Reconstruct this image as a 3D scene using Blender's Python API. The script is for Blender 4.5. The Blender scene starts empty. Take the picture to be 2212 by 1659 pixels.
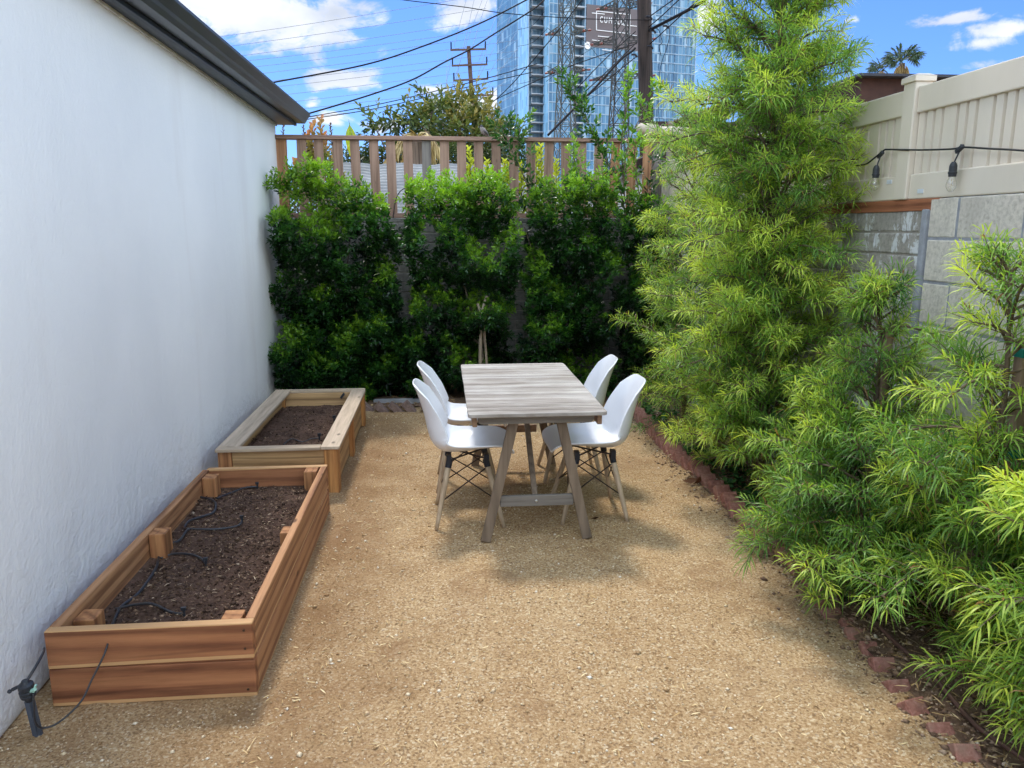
import bpy, bmesh, math, random
import numpy as np
from mathutils import Vector, Matrix, noise
R = math.radians
C = bpy.context.scene.collection
random.seed(7)
rng = np.random.default_rng(7)
# ---------------------------------------------------------------- camera maths (only used to read distances off the photo)
F_PX = 1662.0
PITCH = math.atan(337.5 / F_PX)
YAW = math.atan(155 / (F_PX * math.cos(PITCH) + 337.5 * math.sin(PITCH)))
CAM_H = 1.65
def ray(x, y):
    a = (x - 1106) / F_PX; b = -(y - 829.5) / F_PX
    sp, cp, sy, cy = math.sin(PITCH), math.cos(PITCH), math.sin(YAW), math.cos(YAW)
    return Vector((sy*cp + a*cy + b*sy*sp, cy*cp - a*sy + b*cy*sp, -sp + b*cp))
def at(x, y, Y):
    r = ray(x, y); t = Y / r.y
    return Vector((t*r.x, Y, CAM_H + t*r.z))
def atz(x, y, z=0.0):
    r = ray(x, y); t = (z - CAM_H) / r.z
    return Vector((t*r.x, t*r.y, z))
# ---------------------------------------------------------------- mesh helpers
class MB:
    def __init__(s): s.v = []; s.f = []; s.tag = []
    def add(s, vs, fs, t=0.0):
        n = len(s.v); s.v += [tuple(v) for v in vs]; s.f += [tuple(i + n for i in f) for f in fs]; s.tag += [t]*len(vs)
    def box(s, x0, x1, y0, y1, z0, z1, t=0.0):
        s.add([(x0,y0,z0),(x1,y0,z0),(x1,y1,z0),(x0,y1,z0),(x0,y0,z1),(x1,y0,z1),(x1,y1,z1),(x0,y1,z1)],
              [(0,3,2,1),(4,5,6,7),(0,1,5,4),(1,2,6,5),(2,3,7,6),(3,0,4,7)], t)
    def bar(s, p0, p1, w, h, up=(0,0,1), t=0.0):
        p0 = Vector(p0); p1 = Vector(p1); d = (p1 - p0).normalized(); u = Vector(up)
        a = d.cross(u)
        if a.length < 1e-4: a = d.cross(Vector((1,0,0)))
        a.normalize(); b = a.cross(d).normalized()
        vs = []
        for p in (p0, p1):
            for i, j in ((-1,-1),(1,-1),(1,1),(-1,1)): vs.append(p + a*(i*w/2) + b*(j*h/2))
        s.add(vs, [(0,1,2,3),(7,6,5,4),(0,4,5,1),(1,5,6,2),(2,6,7,3),(3,7,4,0)], t)
    def tube(s, pts, r, n=8, t=0.0, cap=True):
        pts = [Vector(p) for p in pts]; m = len(pts)
        rs = r if isinstance(r, (list, tuple)) else [r]*m
        vs = []; prev = None
        for i, p in enumerate(pts):
            d = (pts[min(i+1, m-1)] - pts[max(i-1, 0)])
            d = d.normalized() if d.length > 1e-9 else Vector((0,0,1))
            if prev is None:
                a = d.cross(Vector((0,0,1)))
                if a.length < 1e-3: a = d.cross(Vector((1,0,0)))
            else:
                a = prev - d*prev.dot(d)
            a.normalize(); prev = a; b = d.cross(a)
            for k in range(n):
                q = 2*math.pi*k/n; vs.append(p + (a*math.cos(q) + b*math.sin(q))*rs[i])
        fs = [(i*n+k, i*n+(k+1)%n, (i+1)*n+(k+1)%n, (i+1)*n+k) for i in range(m-1) for k in range(n)]
        if cap: fs += [tuple(reversed(range(n))), tuple(range((m-1)*n, m*n))]
        s.add(vs, fs, t)
    def lathe(s, c, prof, n=16, t=0.0, axis=None):
        c = Vector(c); ax = Vector(axis or (0,0,1)).normalized()
        a = ax.cross(Vector((1,0,0)))
        if a.length < 1e-3: a = ax.cross(Vector((0,1,0)))
        a.normalize(); b = ax.cross(a)
        vs = []; m = len(prof)
        for (r, z) in prof:
            for k in range(n):
                q = 2*math.pi*k/n; vs.append(c + ax*z + (a*math.cos(q)+b*math.sin(q))*r)
        fs = [(i*n+k, i*n+(k+1)%n, (i+1)*n+(k+1)%n, (i+1)*n+k) for i in range(m-1) for k in range(n)]
        fs += [tuple(reversed(range(n))), tuple(range((m-1)*n, m*n))]
        s.add(vs, fs, t)
    def prism(s, prof, y0, y1, t=0.0):      # prof: (x,z) list extruded along y
        n = len(prof)
        vs = [(x, y0, z) for x, z in prof] + [(x, y1, z) for x, z in prof]
        s.add(vs, [tuple(range(n)), tuple(reversed(range(n, 2*n)))] + [(i, (i+1)%n + n*0, (i+1)%n + n, i+n) for i in range(n)], t)
    def build(s, name, mat, parent=None, local=False, smooth=False, bevel=0.0, seg=2, attr=False):
        me = bpy.data.meshes.new(name); me.from_pydata(s.v, [], s.f)
        if attr:
            a = me.attributes.new('tone', 'FLOAT', 'POINT'); a.data.foreach_set('value', s.tag)
        me.validate(); me.update()
        bm = bmesh.new(); bm.from_mesh(me); bmesh.ops.recalc_face_normals(bm, faces=bm.faces); bm.to_mesh(me); bm.free()
        if smooth: me.polygons.foreach_set('use_smooth', [True]*len(me.polygons))
        me.materials.append(mat)
        o = bpy.data.objects.new(name, me); C.objects.link(o)
        hook(o, parent, local)
        if bevel:
            m = o.modifiers.new('bevel', 'BEVEL'); m.width = bevel; m.segments = seg; m.limit_method = 'ANGLE'; m.angle_limit = R(40)
        return o
def hook(o, parent, local=False):
    if parent is not None:
        o.parent = parent
        if not local:
            w = parent.location if parent.type == 'EMPTY' else Vector((0,0,0))     # part meshes are built in world coordinates
            o.matrix_parent_inverse = Matrix.Translation(-w)
def tag(o, label=None, cat=None, group=None, kind=None):
    if label: o['label'] = label
    if cat: o['category'] = cat
    if group: o['group'] = group
    if kind: o['kind'] = kind
    return o
def thing(name, label, cat, loc=(0,0,0), rz=0.0, group=None):
    o = bpy.data.objects.new(name, None); C.objects.link(o); o.empty_display_size = 0.1
    o.location = loc; o.rotation_euler = (0,0,rz)
    return tag(o, label, cat, group)
def copy_tree(root, loc, rz=None, label=None, scale=None):
    def cp(o, parent):
        c = o.copy(); C.objects.link(c)
        if parent is not None: c.parent = parent
        for ch in kids[o.name]: cp(ch, c)
        return c
    kids = {}
    def walk(o):
        kids[o.name] = list(o.children)
        for ch in o.children: walk(ch)
    walk(root); c = cp(root, None); c.location = loc
    if rz is not None: c.rotation_euler = (0,0,rz)
    if scale: c.scale = scale
    if label: c['label'] = label
    return c
# ---------------------------------------------------------------- node helpers
class NT:
    def __init__(s, name):
        s.m = bpy.data.materials.new(name); s.m.use_nodes = True; s.t = s.m.node_tree; s.t.nodes.clear()
        s.out = s.n('ShaderNodeOutputMaterial')
    def n(s, kind, **kw):
        o = s.t.nodes.new(kind)
        for k, v in kw.items(): setattr(o, k, v)
        return o
    def l(s, a, b): s.t.links.new(a, b)
    def coord(s, scale=(1,1,1), rnd=True, kind='Object', rot=(0,0,0)):
        tc = s.n('ShaderNodeTexCoord'); mp = s.n('ShaderNodeMapping'); mp.inputs['Scale'].default_value = scale; mp.inputs['Rotation'].default_value = rot
        src = tc.outputs[kind]
        if rnd:
            oi = s.n('ShaderNodeObjectInfo'); va = s.n('ShaderNodeVectorMath', operation='SCALE'); cx = s.n('ShaderNodeCombineXYZ')
            for i in range(3): s.l(oi.outputs['Random'], cx.inputs[i])
            s.l(cx.outputs[0], va.inputs[0]); va.inputs['Scale'].default_value = 37.0
            ad = s.n('ShaderNodeVectorMath', operation='ADD'); s.l(src, ad.inputs[0]); s.l(va.outputs[0], ad.inputs[1]); src = ad.outputs[0]
        s.l(src, mp.inputs['Vector']); return mp.outputs[0]
    def noise(s, vec, scale, detail=4, rough=0.55, dist=0.0):
        o = s.n('ShaderNodeTexNoise'); o.inputs['Scale'].default_value = scale; o.inputs['Detail'].default_value = detail
        o.inputs['Roughness'].default_value = rough; o.inputs['Distortion'].default_value = dist; s.l(vec, o.inputs['Vector']); return o.outputs['Fac']
    def ramp(s, fac, stops, interp='LINEAR'):
        o = s.n('ShaderNodeValToRGB'); o.color_ramp.interpolation = interp; e = o.color_ramp.elements
        while len(e) < len(stops): e.new(0.5)
        for i, (p, c) in enumerate(stops): e[i].position = p; e[i].color = (c, c, c, 1) if isinstance(c, (int, float)) else (*c, 1)
        s.l(fac, o.inputs['Fac']); return o.outputs['Color']
    def mix(s, fac, a, b, blend='MIX'):
        o = s.n('ShaderNodeMix', data_type='RGBA', blend_type=blend)
        for sock, v in ((o.inputs[0], fac), (o.inputs[6], a), (o.inputs[7], b)):
            if isinstance(v, (int, float)): sock.default_value = v
            elif isinstance(v, tuple): sock.default_value = (*v, 1)
            else: s.l(v, sock)
        return o.outputs[2]
    def math(s, op, a, b=0.0, clamp=False):
        o = s.n('ShaderNodeMath', operation=op, use_clamp=clamp)
        for sock, v in ((o.inputs[0], a), (o.inputs[1], b)):
            if isinstance(v, (int, float)): sock.default_value = v
            else: s.l(v, sock)
        return o.outputs[0]
    def bump(s, h, strength=0.5, dist=0.01, prev=None):
        o = s.n('ShaderNodeBump'); o.inputs['Strength'].default_value = strength; o.inputs['Distance'].default_value = dist; s.l(h, o.inputs['Height'])
        if prev is not None: s.l(prev, o.inputs['Normal'])
        return o.outputs[0]
    def bsdf(s, color, rough=0.7, metal=0.0, spec=0.5, normal=None, **kw):
        o = s.n('ShaderNodeBsdfPrincipled')
        if isinstance(color, tuple): o.inputs['Base Color'].default_value = (*color, 1)
        else: s.l(color, o.inputs['Base Color'])
        if isinstance(rough, (int, float)): o.inputs['Roughness'].default_value = rough
        else: s.l(rough, o.inputs['Roughness'])
        o.inputs['Metallic'].default_value = metal; o.inputs['Specular IOR Level'].default_value = spec
        if normal is not None: s.l(normal, o.inputs['Normal'])
        for k, v in kw.items(): o.inputs[k].default_value = v
        s.l(o.outputs[0], s.out.inputs['Surface']); return o
    def attr(s, name):
        o = s.n('ShaderNodeAttribute'); o.attribute_name = name; return o.outputs['Fac']
def plain(name, col, rough=0.6, metal=0.0, spec=0.4, var=0.25, vs=8.0, bump=0.15, bs=60.0):
    t = NT(name); v = t.coord(); f = t.noise(v, vs, 5); lo = tuple(c*(1-var) for c in col); hi = tuple(min(1, c*(1+var)) for c in col)
    c = t.ramp(f, [(0.3, lo), (0.7, hi)]); nb = t.bump(t.noise(v, bs, 4), bump, 0.003)
    t.bsdf(c, rough, metal, spec, nb); return t.m
def wood(name, dark, light, axis=0, streak=None, rough=0.7, grain=1.0, knots=True, edge=None, contrast=1.0):
    """grain runs along axis; edge=(axis, lo, hi, colour) gives a pale sapwood band between two heights"""
    t = NT(name); sc = [14*grain]*3; sc[axis] = 0.9*grain; v = t.coord(tuple(sc))
    v2 = t.coord(tuple(0.45 if i == axis else 5.0 for i in range(3)))
    big = t.noise(v2, 1.6, 3, 0.5, 0.6)
    wv = t.n('ShaderNodeTexWave', wave_type='RINGS' if knots else 'BANDS', bands_direction='DIAGONAL') if not knots else t.n('ShaderNodeTexWave', wave_type='RINGS', rings_direction='XYZ'[axis])
    wv.inputs['Scale'].default_value = 1.3; wv.inputs['Distortion'].default_value = 8.0; wv.inputs['Detail'].default_value = 2; wv.inputs['Detail Scale'].default_value = 0.45
    t.l(v2, wv.inputs['Vector'])
    fine = t.noise(v, 3.0, 6, 0.65)
    mid = tuple((a+b)/2 for a, b in zip(dark, light))
    c = t.ramp(big, [(0.34, dark), (0.5, mid), (0.66, light)])
    c = t.mix(0.70*contrast, c, t.ramp(wv.outputs['Fac'], [(0.02, tuple(x*0.35 for x in dark)), (0.16, dark), (0.42, mid), (0.85, light)]))
    c = t.mix(0.45, c, t.ramp(fine, [(0.3, tuple(x*0.55 for x in dark)), (0.52, mid), (0.75, tuple(min(1, x*1.15) for x in light))]))
    if axis != 2 or knots:
        v3 = t.coord(tuple(0.55 if i == axis else 7.0 for i in range(3))); w3 = t.n('ShaderNodeTexWave', wave_type='BANDS', bands_direction='Z' if axis != 2 else 'X')
        w3.inputs['Scale'].default_value = 1.1; w3.inputs['Distortion'].default_value = 11.0; w3.inputs['Detail'].default_value = 2; w3.inputs['Detail Scale'].default_value = 0.8; t.l(v3, w3.inputs['Vector'])
        msk = t.ramp(t.noise(v2, 0.9, 4, 0.6, 1.0), [(0.44, 0.0), (0.62, 1.0)]); c = t.mix(t.math('MULTIPLY', t.math('MULTIPLY', t.ramp(w3.outputs['Fac'], [(0.0, 1.0), (0.08, 0.7), (0.30, 0.0)]), msk), 0.60*contrast), c, tuple(x*0.40 for x in dark))
        kn = t.n('ShaderNodeTexVoronoi', feature='F1'); kn.inputs['Scale'].default_value = 1.0; t.l(t.coord(tuple(3.2 if i == axis else 7.5 for i in range(3))), kn.inputs['Vector'])
        c = t.mix(t.math('MULTIPLY', t.ramp(kn.outputs['Distance'], [(0.05, 1.0), (0.11, 0.0)]), 0.8), c, tuple(x*0.25 for x in dark))
    if edge:
        ax, bands, col = edge
        tc = t.n('ShaderNodeTexCoord'); sp = t.n('ShaderNodeSeparateXYZ'); t.l(tc.outputs['Object'], sp.inputs[0])
        wob = t.math('MULTIPLY', t.math('SUBTRACT', t.noise(v2, 0.8, 2), 0.5), 0.05)
        z = t.math('ADD', sp.outputs[ax], wob)
        for lo, hi in bands:
            a = t.math('GREATER_THAN', z, lo); b = t.math('LESS_THAN', z, hi)
            c = t.mix(t.math('MULTIPLY', t.math('MULTIPLY', a, b), 0.85), c, t.mix(0.4, col, t.ramp(fine, [(0.3, tuple(x*0.6 for x in col)), (0.7, col)])))
    nb = t.bump(fine, 0.35, 0.003)
    t.bsdf(c, rough, 0, 0.3, nb); return t.m
def leaf_mat(name, old, mid, young, rough=0.45, spec=0.4, trans=0.35, tl=1.6, dead=None):
    t = NT(name); a = t.attr('age')
    c = t.ramp(a, [(0.0, dead or old), (0.03, old), (0.5, mid), (1.0, young)])
    p = t.bsdf(c, rough, 0, spec)
    tr = t.n('ShaderNodeBsdfTranslucent')
    c2 = t.mix(1.0, c, (tl, tl*0.98, tl*0.45), 'MULTIPLY'); t.l(c2, tr.inputs['Color'])
    mx = t.n('ShaderNodeMixShader'); mx.inputs[0].default_value = trans
    t.l(p.outputs[0], mx.inputs[1]); t.l(tr.outputs[0], mx.inputs[2]); t.l(mx.outputs[0], t.out.inputs['Surface']); return t.m
# ---------------------------------------------------------------- leaves (numpy)
def norm(a): return a / np.maximum(np.linalg.norm(a, axis=1, keepdims=True), 1e-9)
def leaf_object(name, mat, P, D, L, W, age, parent, droop=0.25, kind='blade', roll=None):
    """P base points, D directions, L lengths, W widths, age 0..1; every leaf becomes its own small folded or curved face strip"""
    P = np.asarray(P, float); D = norm(np.asarray(D, float)); n = len(P)
    L = np.broadcast_to(np.asarray(L, float), (n,)); W = np.broadcast_to(np.asarray(W, float), (n,)); age = np.asarray(age, float)
    up = np.tile([0, 0, 1.0], (n, 1)) + rng.normal(0, 0.45, (n, 3))
    S = norm(np.cross(D, up)); N = norm(np.cross(S, D))
    dr = (droop*(0.4 + rng.random(n)*1.2))[:, None]
    l = L[:, None]; w = W[:, None]/2; G = np.array([[0, 0, -1.0]])
    if kind == 'blade':
        m1 = P + D*l*0.35 + N*l*0.02*1; m2 = P + D*l*0.72 + G*l*dr*0.32; tip = P + D*l*0.98 + G*l*dr
        V = np.stack([P, m1 - S*w, m1 + S*w, m2 - S*w*0.8, m2 + S*w*0.8, tip], 1).reshape(-1, 3); k = 6
        faces = [(0,2,1), (1,2,4,3), (3,4,5)]
    else:
        m = P + D*l*0.5 - N*w*0.5 + G*l*dr*0.2; e1 = P + D*l*0.48 - S*w + N*w*0.15; e2 = P + D*l*0.48 + S*w + N*w*0.15; tip = P + D*l + G*l*dr
        V = np.stack([P, e1, m, e2, tip], 1).reshape(-1, 3); k = 5
        faces = [(0,2,1), (0,3,2), (1,2,4), (2,3,4)]
    me = bpy.data.meshes.new(name)
    lens = np.array([len(f) for f in faces]); flat = np.concatenate([np.array(f) for f in faces])
    tot = np.tile(lens, n); idx = (np.arange(n)[:, None]*k + flat[None, :]).reshape(-1)
    me.vertices.add(len(V)); me.vertices.foreach_set('co', V.astype(np.float32).ravel())
    me.loops.add(len(idx)); me.loops.foreach_set('vertex_index', idx.astype(np.int32))
    me.polygons.add(len(tot)); me.polygons.foreach_set('loop_start', np.concatenate([[0], np.cumsum(tot)[:-1]]).astype(np.int32))
    me.polygons.foreach_set('loop_total', tot.astype(np.int32)); me.polygons.foreach_set('use_smooth', np.ones(len(tot), bool))
    me.update(calc_edges=True)
    at_ = me.attributes.new('age', 'FLOAT', 'POINT'); at_.data.foreach_set('value', np.repeat(age, k).astype(np.float32))
    me.materials.append(mat); o = bpy.data.objects.new(name, me); C.objects.link(o); hook(o, parent); return o
class Leaves:
    def __init__(s): s.P = []; s.D = []; s.L = []; s.W = []; s.A = []
    def add(s, p, d, l, w, a): s.P.append(tuple(p)); s.D.append(tuple(d)); s.L.append(l); s.W.append(w); s.A.append(a)
    def build(s, name, mat, parent, droop=0.25, kind='blade'):
        return leaf_object(name, mat, s.P, s.D, s.L, s.W, s.A, parent, droop, kind)
def rv(s=1.0): return Vector((random.gauss(0, s), random.gauss(0, s), random.gauss(0, s)))
# ================================================================ camera, sun, sky
cam = bpy.data.cameras.new('camera'); cam.lens = 36*F_PX/2212; cam.sensor_width = 36; cam.clip_start = 0.05; cam.clip_end = 3000
co = bpy.data.objects.new('camera', cam); C.objects.link(co); co.location = (0, 0, CAM_H)
co.rotation_euler = (math.pi/2 - PITCH, 0, -YAW); bpy.context.scene.camera = co
SUN_AZ, SUN_EL = R(-14), R(58)          # azimuth measured from +Y towards +X
sl = bpy.data.lights.new('sun', 'SUN'); sl.energy = 2.1; sl.angle = R(9); sl.color = (1.0, 0.94, 0.84)
so = bpy.data.objects.new('sun', sl); C.objects.link(so)
sd = Vector((math.sin(SUN_AZ)*math.cos(SUN_EL), math.cos(SUN_AZ)*math.cos(SUN_EL), math.sin(SUN_EL)))
so.rotation_euler = sd.to_track_quat('Z', 'Y').to_euler(); so.location = (-8, 20, 30)
W = bpy.data.worlds.new('World'); bpy.context.scene.world = W; W.use_nodes = True
wt = W.node_tree; wt.nodes.clear()
def wn(k, **kw):
    o = wt.nodes.new(k)
    for a, b in kw.items(): setattr(o, a, b)
    return o
def wm(op, a, b=0.0, clamp=False, c=None):
    o = wn('ShaderNodeMath', operation=op, use_clamp=clamp)
    for i, v in enumerate([a, b] + ([c] if c is not None else [])):
        if isinstance(v, (int, float)): o.inputs[i].default_value = v
        else: wt.links.new(v, o.inputs[i])
    return o.outputs[0]
sky = wn('ShaderNodeTexSky', sky_type='NISHITA'); sky.sun_disc = False; sky.sun_elevation = SUN_EL; sky.sun_rotation = SUN_AZ
sky.altitude = 60; sky.air_density = 1.0; sky.dust_density = 0.35; sky.ozone_density = 2.2
tc = wn('ShaderNodeTexCoord'); sp = wn('ShaderNodeSeparateXYZ'); wt.links.new(tc.outputs['Generated'], sp.inputs[0])
az = wm('ARCTAN2', sp.outputs[0], sp.outputs[1]); el = wm('ARCSINE', sp.outputs[2])
cmb = wn('ShaderNodeCombineXYZ'); wt.links.new(az, cmb.inputs[0]); wt.links.new(el, cmb.inputs[1])
mp = wn('ShaderNodeMapping'); mp.inputs['Scale'].default_value = (1.0, 1.7, 1.0); wt.links.new(cmb.outputs[0], mp.inputs[0])
def wnoise(vec, sc, det, rough=0.55, dist=0.0):
    o = wn('ShaderNodeTexNoise'); o.inputs['Scale'].default_value = sc; o.inputs['Detail'].default_value = det; o.inputs['Roughness'].default_value = rough
    o.inputs['Distortion'].default_value = dist; wt.links.new(vec, o.inputs['Vector']); return o.outputs['Fac']
n1 = wnoise(mp.outputs[0], 12.0, 10, 0.62, 0.35)
cur = None
for (px, py, rx, ry, k) in [(560,30,190,80,1.1),(700,50,120,72,1.0),(450,-20,150,60,1),(758,172,88,24,0.9),(700,178,40,16,.8),(1010,18,110,42,0.95),(1075,225,150,40,0.95),(930,192,70,16,.6),
                            (702,258,46,20,0.8),(675,225,22,12,.7),(850,275,60,18,0.7),(2180,62,95,22,0.9),(2070,42,90,13,.7),(2130,92,70,18,.75),(2090,147,90,13,0.8),(1842,42,18,9,0.6),(1535,40,50,50,0.85),(2260,40,60,50,.8),(590,180,60,14,.35)]:
    r = ray(px, py).normalized(); a0 = math.atan2(r.x, r.y); e0 = math.asin(r.z)
    dx = wm('MULTIPLY', wm('SUBTRACT', az, a0), F_PX*math.cos(e0)/rx); dy = wm('MULTIPLY', wm('SUBTRACT', el, e0), F_PX/ry)
    d = wm('SQRT', wm('ADD', wm('MULTIPLY', dx, dx), wm('MULTIPLY', dy, dy)))
    v = wm('MULTIPLY', wm('SUBTRACT', 1.25, d), k)
    cur = v if cur is None else wm('MAXIMUM', cur, v)
# bright cloud added behind and beside the viewer, out of view, as fill light
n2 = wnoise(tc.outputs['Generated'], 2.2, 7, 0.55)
fill_cloud = wm('MULTIPLY', wm('MULTIPLY', wm('SUBTRACT', n2, 0.40), 5.0, True), wm('MULTIPLY', wm('SUBTRACT', wm('ABSOLUTE', az), 0.85), 3.0, True), True)
cl = wm('ADD', wm('MAXIMUM', cur, -1.0), wm('MULTIPLY', wm('SUBTRACT', n1, 0.5), 3.4))
cl = wm('ADD', cl, -0.30)
mr = wn('ShaderNodeMapRange', interpolation_type='SMOOTHSTEP'); mr.inputs['From Min'].default_value = 0.0; mr.inputs['From Max'].default_value = 0.55; wt.links.new(cl, mr.inputs['Value'])
cover = wm('MULTIPLY', wm('MAXIMUM', mr.outputs[0], fill_cloud), 0.95, True)
n3 = wnoise(mp.outputs[0], 5.0, 5, 0.5); sh = wn('ShaderNodeValToRGB'); sh.color_ramp.elements[0].position = 0.36; sh.color_ramp.elements[1].position = 0.58
sh.color_ramp.elements[0].color = (3.9, 4.3, 5.0, 1); sh.color_ramp.elements[1].color = (7.2, 7.35, 7.6, 1); wt.links.new(n3, sh.inputs[0])
hz = wn('ShaderNodeMix', data_type='RGBA'); hz.inputs[7].default_value = (0.41, 0.63, 1.12, 1); hz.blend_type = 'MULTIPLY'; hz.inputs[0].default_value = 1.0
wt.links.new(sky.outputs[0], hz.inputs[6])
mx = wn('ShaderNodeMix', data_type='RGBA'); wt.links.new(cover, mx.inputs[0]); wt.links.new(hz.outputs[2], mx.inputs[6])
bc_ = wn('ShaderNodeMix', data_type='RGBA'); wt.links.new(fill_cloud, bc_.inputs[0]); wt.links.new(sh.outputs[0], bc_.inputs[6]); bc_.inputs[7].default_value = (24.0, 28.2, 31.5, 1)
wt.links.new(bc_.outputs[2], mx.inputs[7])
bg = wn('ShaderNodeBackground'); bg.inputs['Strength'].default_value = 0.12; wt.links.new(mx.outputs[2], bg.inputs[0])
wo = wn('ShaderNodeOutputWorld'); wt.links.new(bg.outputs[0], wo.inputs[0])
vs = bpy.context.scene.view_settings; vs.view_transform = 'Standard'; vs.look = 'None'; vs.exposure = 0.50; vs.gamma = 1.0
bpy.context.scene.cycles.use_adaptive_sampling = True; bpy.context.scene.cycles.adaptive_threshold = 0.03; bpy.context.scene.cycles.max_bounces = 5; bpy.context.scene.cycles.transmission_bounces = 4; bpy.context.scene.cycles.glossy_bounces = 2; bpy.context.scene.cycles.diffuse_bounces = 3
# ================================================================ ground
def ground_mat():
    t = NT('gravel_ground'); v = t.coord(rnd=False)
    grain = t.noise(v, 95, 5, 0.75); grit = t.n('ShaderNodeTexVoronoi', feature='F1'); grit.inputs['Scale'].default_value = 130; t.l(v, grit.inputs['Vector'])
    big = t.noise(v, 0.9, 4, 0.55, 0.4); mid = t.noise(v, 5.0, 5, 0.6)
    c = t.ramp(big, [(0.36, (0.33, 0.185, 0.085)), (0.48, (0.45, 0.285, 0.145)), (0.62, (0.53, 0.38, 0.225))])
    c = t.mix(0.5, c, t.ramp(mid, [(0.36, (0.28, 0.16, 0.075)), (0.62, (0.58, 0.42, 0.25))]))
    c = t.mix(0.62, c, t.ramp(grain, [(0.33, (0.17, 0.09, 0.04)), (0.47, (0.44, 0.28, 0.14)), (0.66, (0.80, 0.62, 0.40))]), 'MIX')
    sc = t.n('ShaderNodeSeparateColor'); t.l(grit.outputs['Color'], sc.inputs[0])
    c = t.mix(t.math('MULTIPLY', t.math('GREATER_THAN', sc.outputs[0], 0.90), 0.55), c, (0.78, 0.66, 0.48))
    c = t.mix(t.math('MULTIPLY', t.math('LESS_THAN', sc.outputs[1], 0.12), 0.55), c, (0.16, 0.09, 0.05))
    # damp brown soil scuffed up beside the beds
    tcn = t.n('ShaderNodeTexCoord'); s3 = t.n('ShaderNodeSeparateXYZ'); t.l(tcn.outputs['Object'], s3.inputs[0])
    damp = t.math('SUBTRACT', 0.55, t.math('MULTIPLY', t.math('ABSOLUTE', t.math('ADD', s3.outputs[0], 0.55)), 1.25))
    damp = t.math('MULTIPLY', t.math('ADD', damp, t.math('MULTIPLY', t.math('SUBTRACT', t.noise(v, 2.6, 5), 0.5), 1.6)), 1.3, True)
    c = t.mix(t.math('MULTIPLY', damp, 0.70), c, (0.235, 0.125, 0.055))
    c = t.mix(1.0, c, (0.79, 0.775, 0.73), 'MULTIPLY'); sc2 = t.noise(v, 2.4, 6, 0.65, 0.8); c = t.mix(t.math('MULTIPLY', t.ramp(sc2, [(0.54, 0.0), (0.66, 1.0)]), 0.60), c, (0.24, 0.135, 0.065)); nb = t.bump(grain, 0.55, 0.006); nb = t.bump(t.noise(v, 30, 4), 0.4, 0.010, nb)
    t.bsdf(c, 0.95, 0, 0.15, nb); return t.m
M_ground = ground_mat()
def sheet(name, mat, x0, x1, y0, y1, res, hfun, far=0.0, z0=0.0):
    nx = int((x1-x0)/res)+1; ny = int((y1-y0)/res)+1; vs_ = []; fs_ = []
    for j in range(ny):
        for i in range(nx):
            x = x0+(x1-x0)*i/(nx-1); y = y0+(y1-y0)*j/(ny-1)
            e = min(1, i/3, (nx-1-i)/3, j/3, (ny-1-j)/3)
            vs_.append((x, y, z0 + hfun(x, y)*e))
    fs_ = [(j*nx+i, j*nx+i+1, (j+1)*nx+i+1, (j+1)*nx+i) for j in range(ny-1) for i in range(nx-1)]
    mb = MB(); mb.add(vs_, fs_)
    if far:
        a = [(x0,y0,z0),(x1,y0,z0),(x1,y1,z0),(x0,y1,z0),(-far,-far,z0),(far,-far,z0),(far,far,z0),(-far,far,z0)]
        mb.add(a, [(4,5,1,0),(5,6,2,1),(6,7,3,2),(7,4,0,3)])
    return mb.build(name, mat, smooth=True)
def hg(x, y):
    p = Vector((x, y, 0.0)); return 0.012*noise.noise(p*1.7) + 0.009*noise.noise(p*6) + 0.006*noise.noise(p*15) + 0.003*noise.noise(p*40)
g = sheet('ground', M_ground, -2.0, 2.7, 0.6, 8.4, 0.035, hg, far=1500)
tag(g, 'tan decomposed granite yard floor with scattered chips', kind='structure')
def soil_mat(name, a, b, cc, s=60):
    t = NT(name); v = t.coord(rnd=False); f = t.noise(v, s, 6, 0.75); m = t.noise(v, 9, 4)
    c = t.mix(0.6, t.ramp(f, [(0.34, a), (0.55, b), (0.72, cc)]), t.ramp(m, [(0.35, a), (0.7, b)]))
    nb = t.bump(f, 0.7, 0.010); t.bsdf(c, 0.95, 0, 0.12, nb); return t.m
M_soil = soil_mat('dark_planting_soil', (0.045,0.026,0.018), (0.135,0.080,0.056), (0.32,0.23,0.17))
M_bed = soil_mat('bark_strewn_soil', (0.10,0.06,0.04), (0.24,0.155,0.10), (0.46,0.35,0.24))
def hs(x, y):
    p = Vector((x, y, 3.0)); return 0.018 + 0.022*noise.noise(p*5) + 0.012*noise.noise(p*17) + 0.006*noise.noise(p*45)
def bedh(x, y): return max(-0.004, hs(x, y))
b1 = sheet('soil_border', M_bed, 1.66, 2.32, 1.2, 8.02, 0.035, bedh, z0=0.006)
tag(b1, 'brown littered soil strip under the feathery trees by the block wall', kind='structure')
b2 = sheet('soil_border', M_bed, -1.62, 1.655, 7.10, 8.0, 0.04, bedh, z0=0.006)
tag(b2, 'brown soil strip under the glossy hedge at the back', kind='structure')
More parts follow.
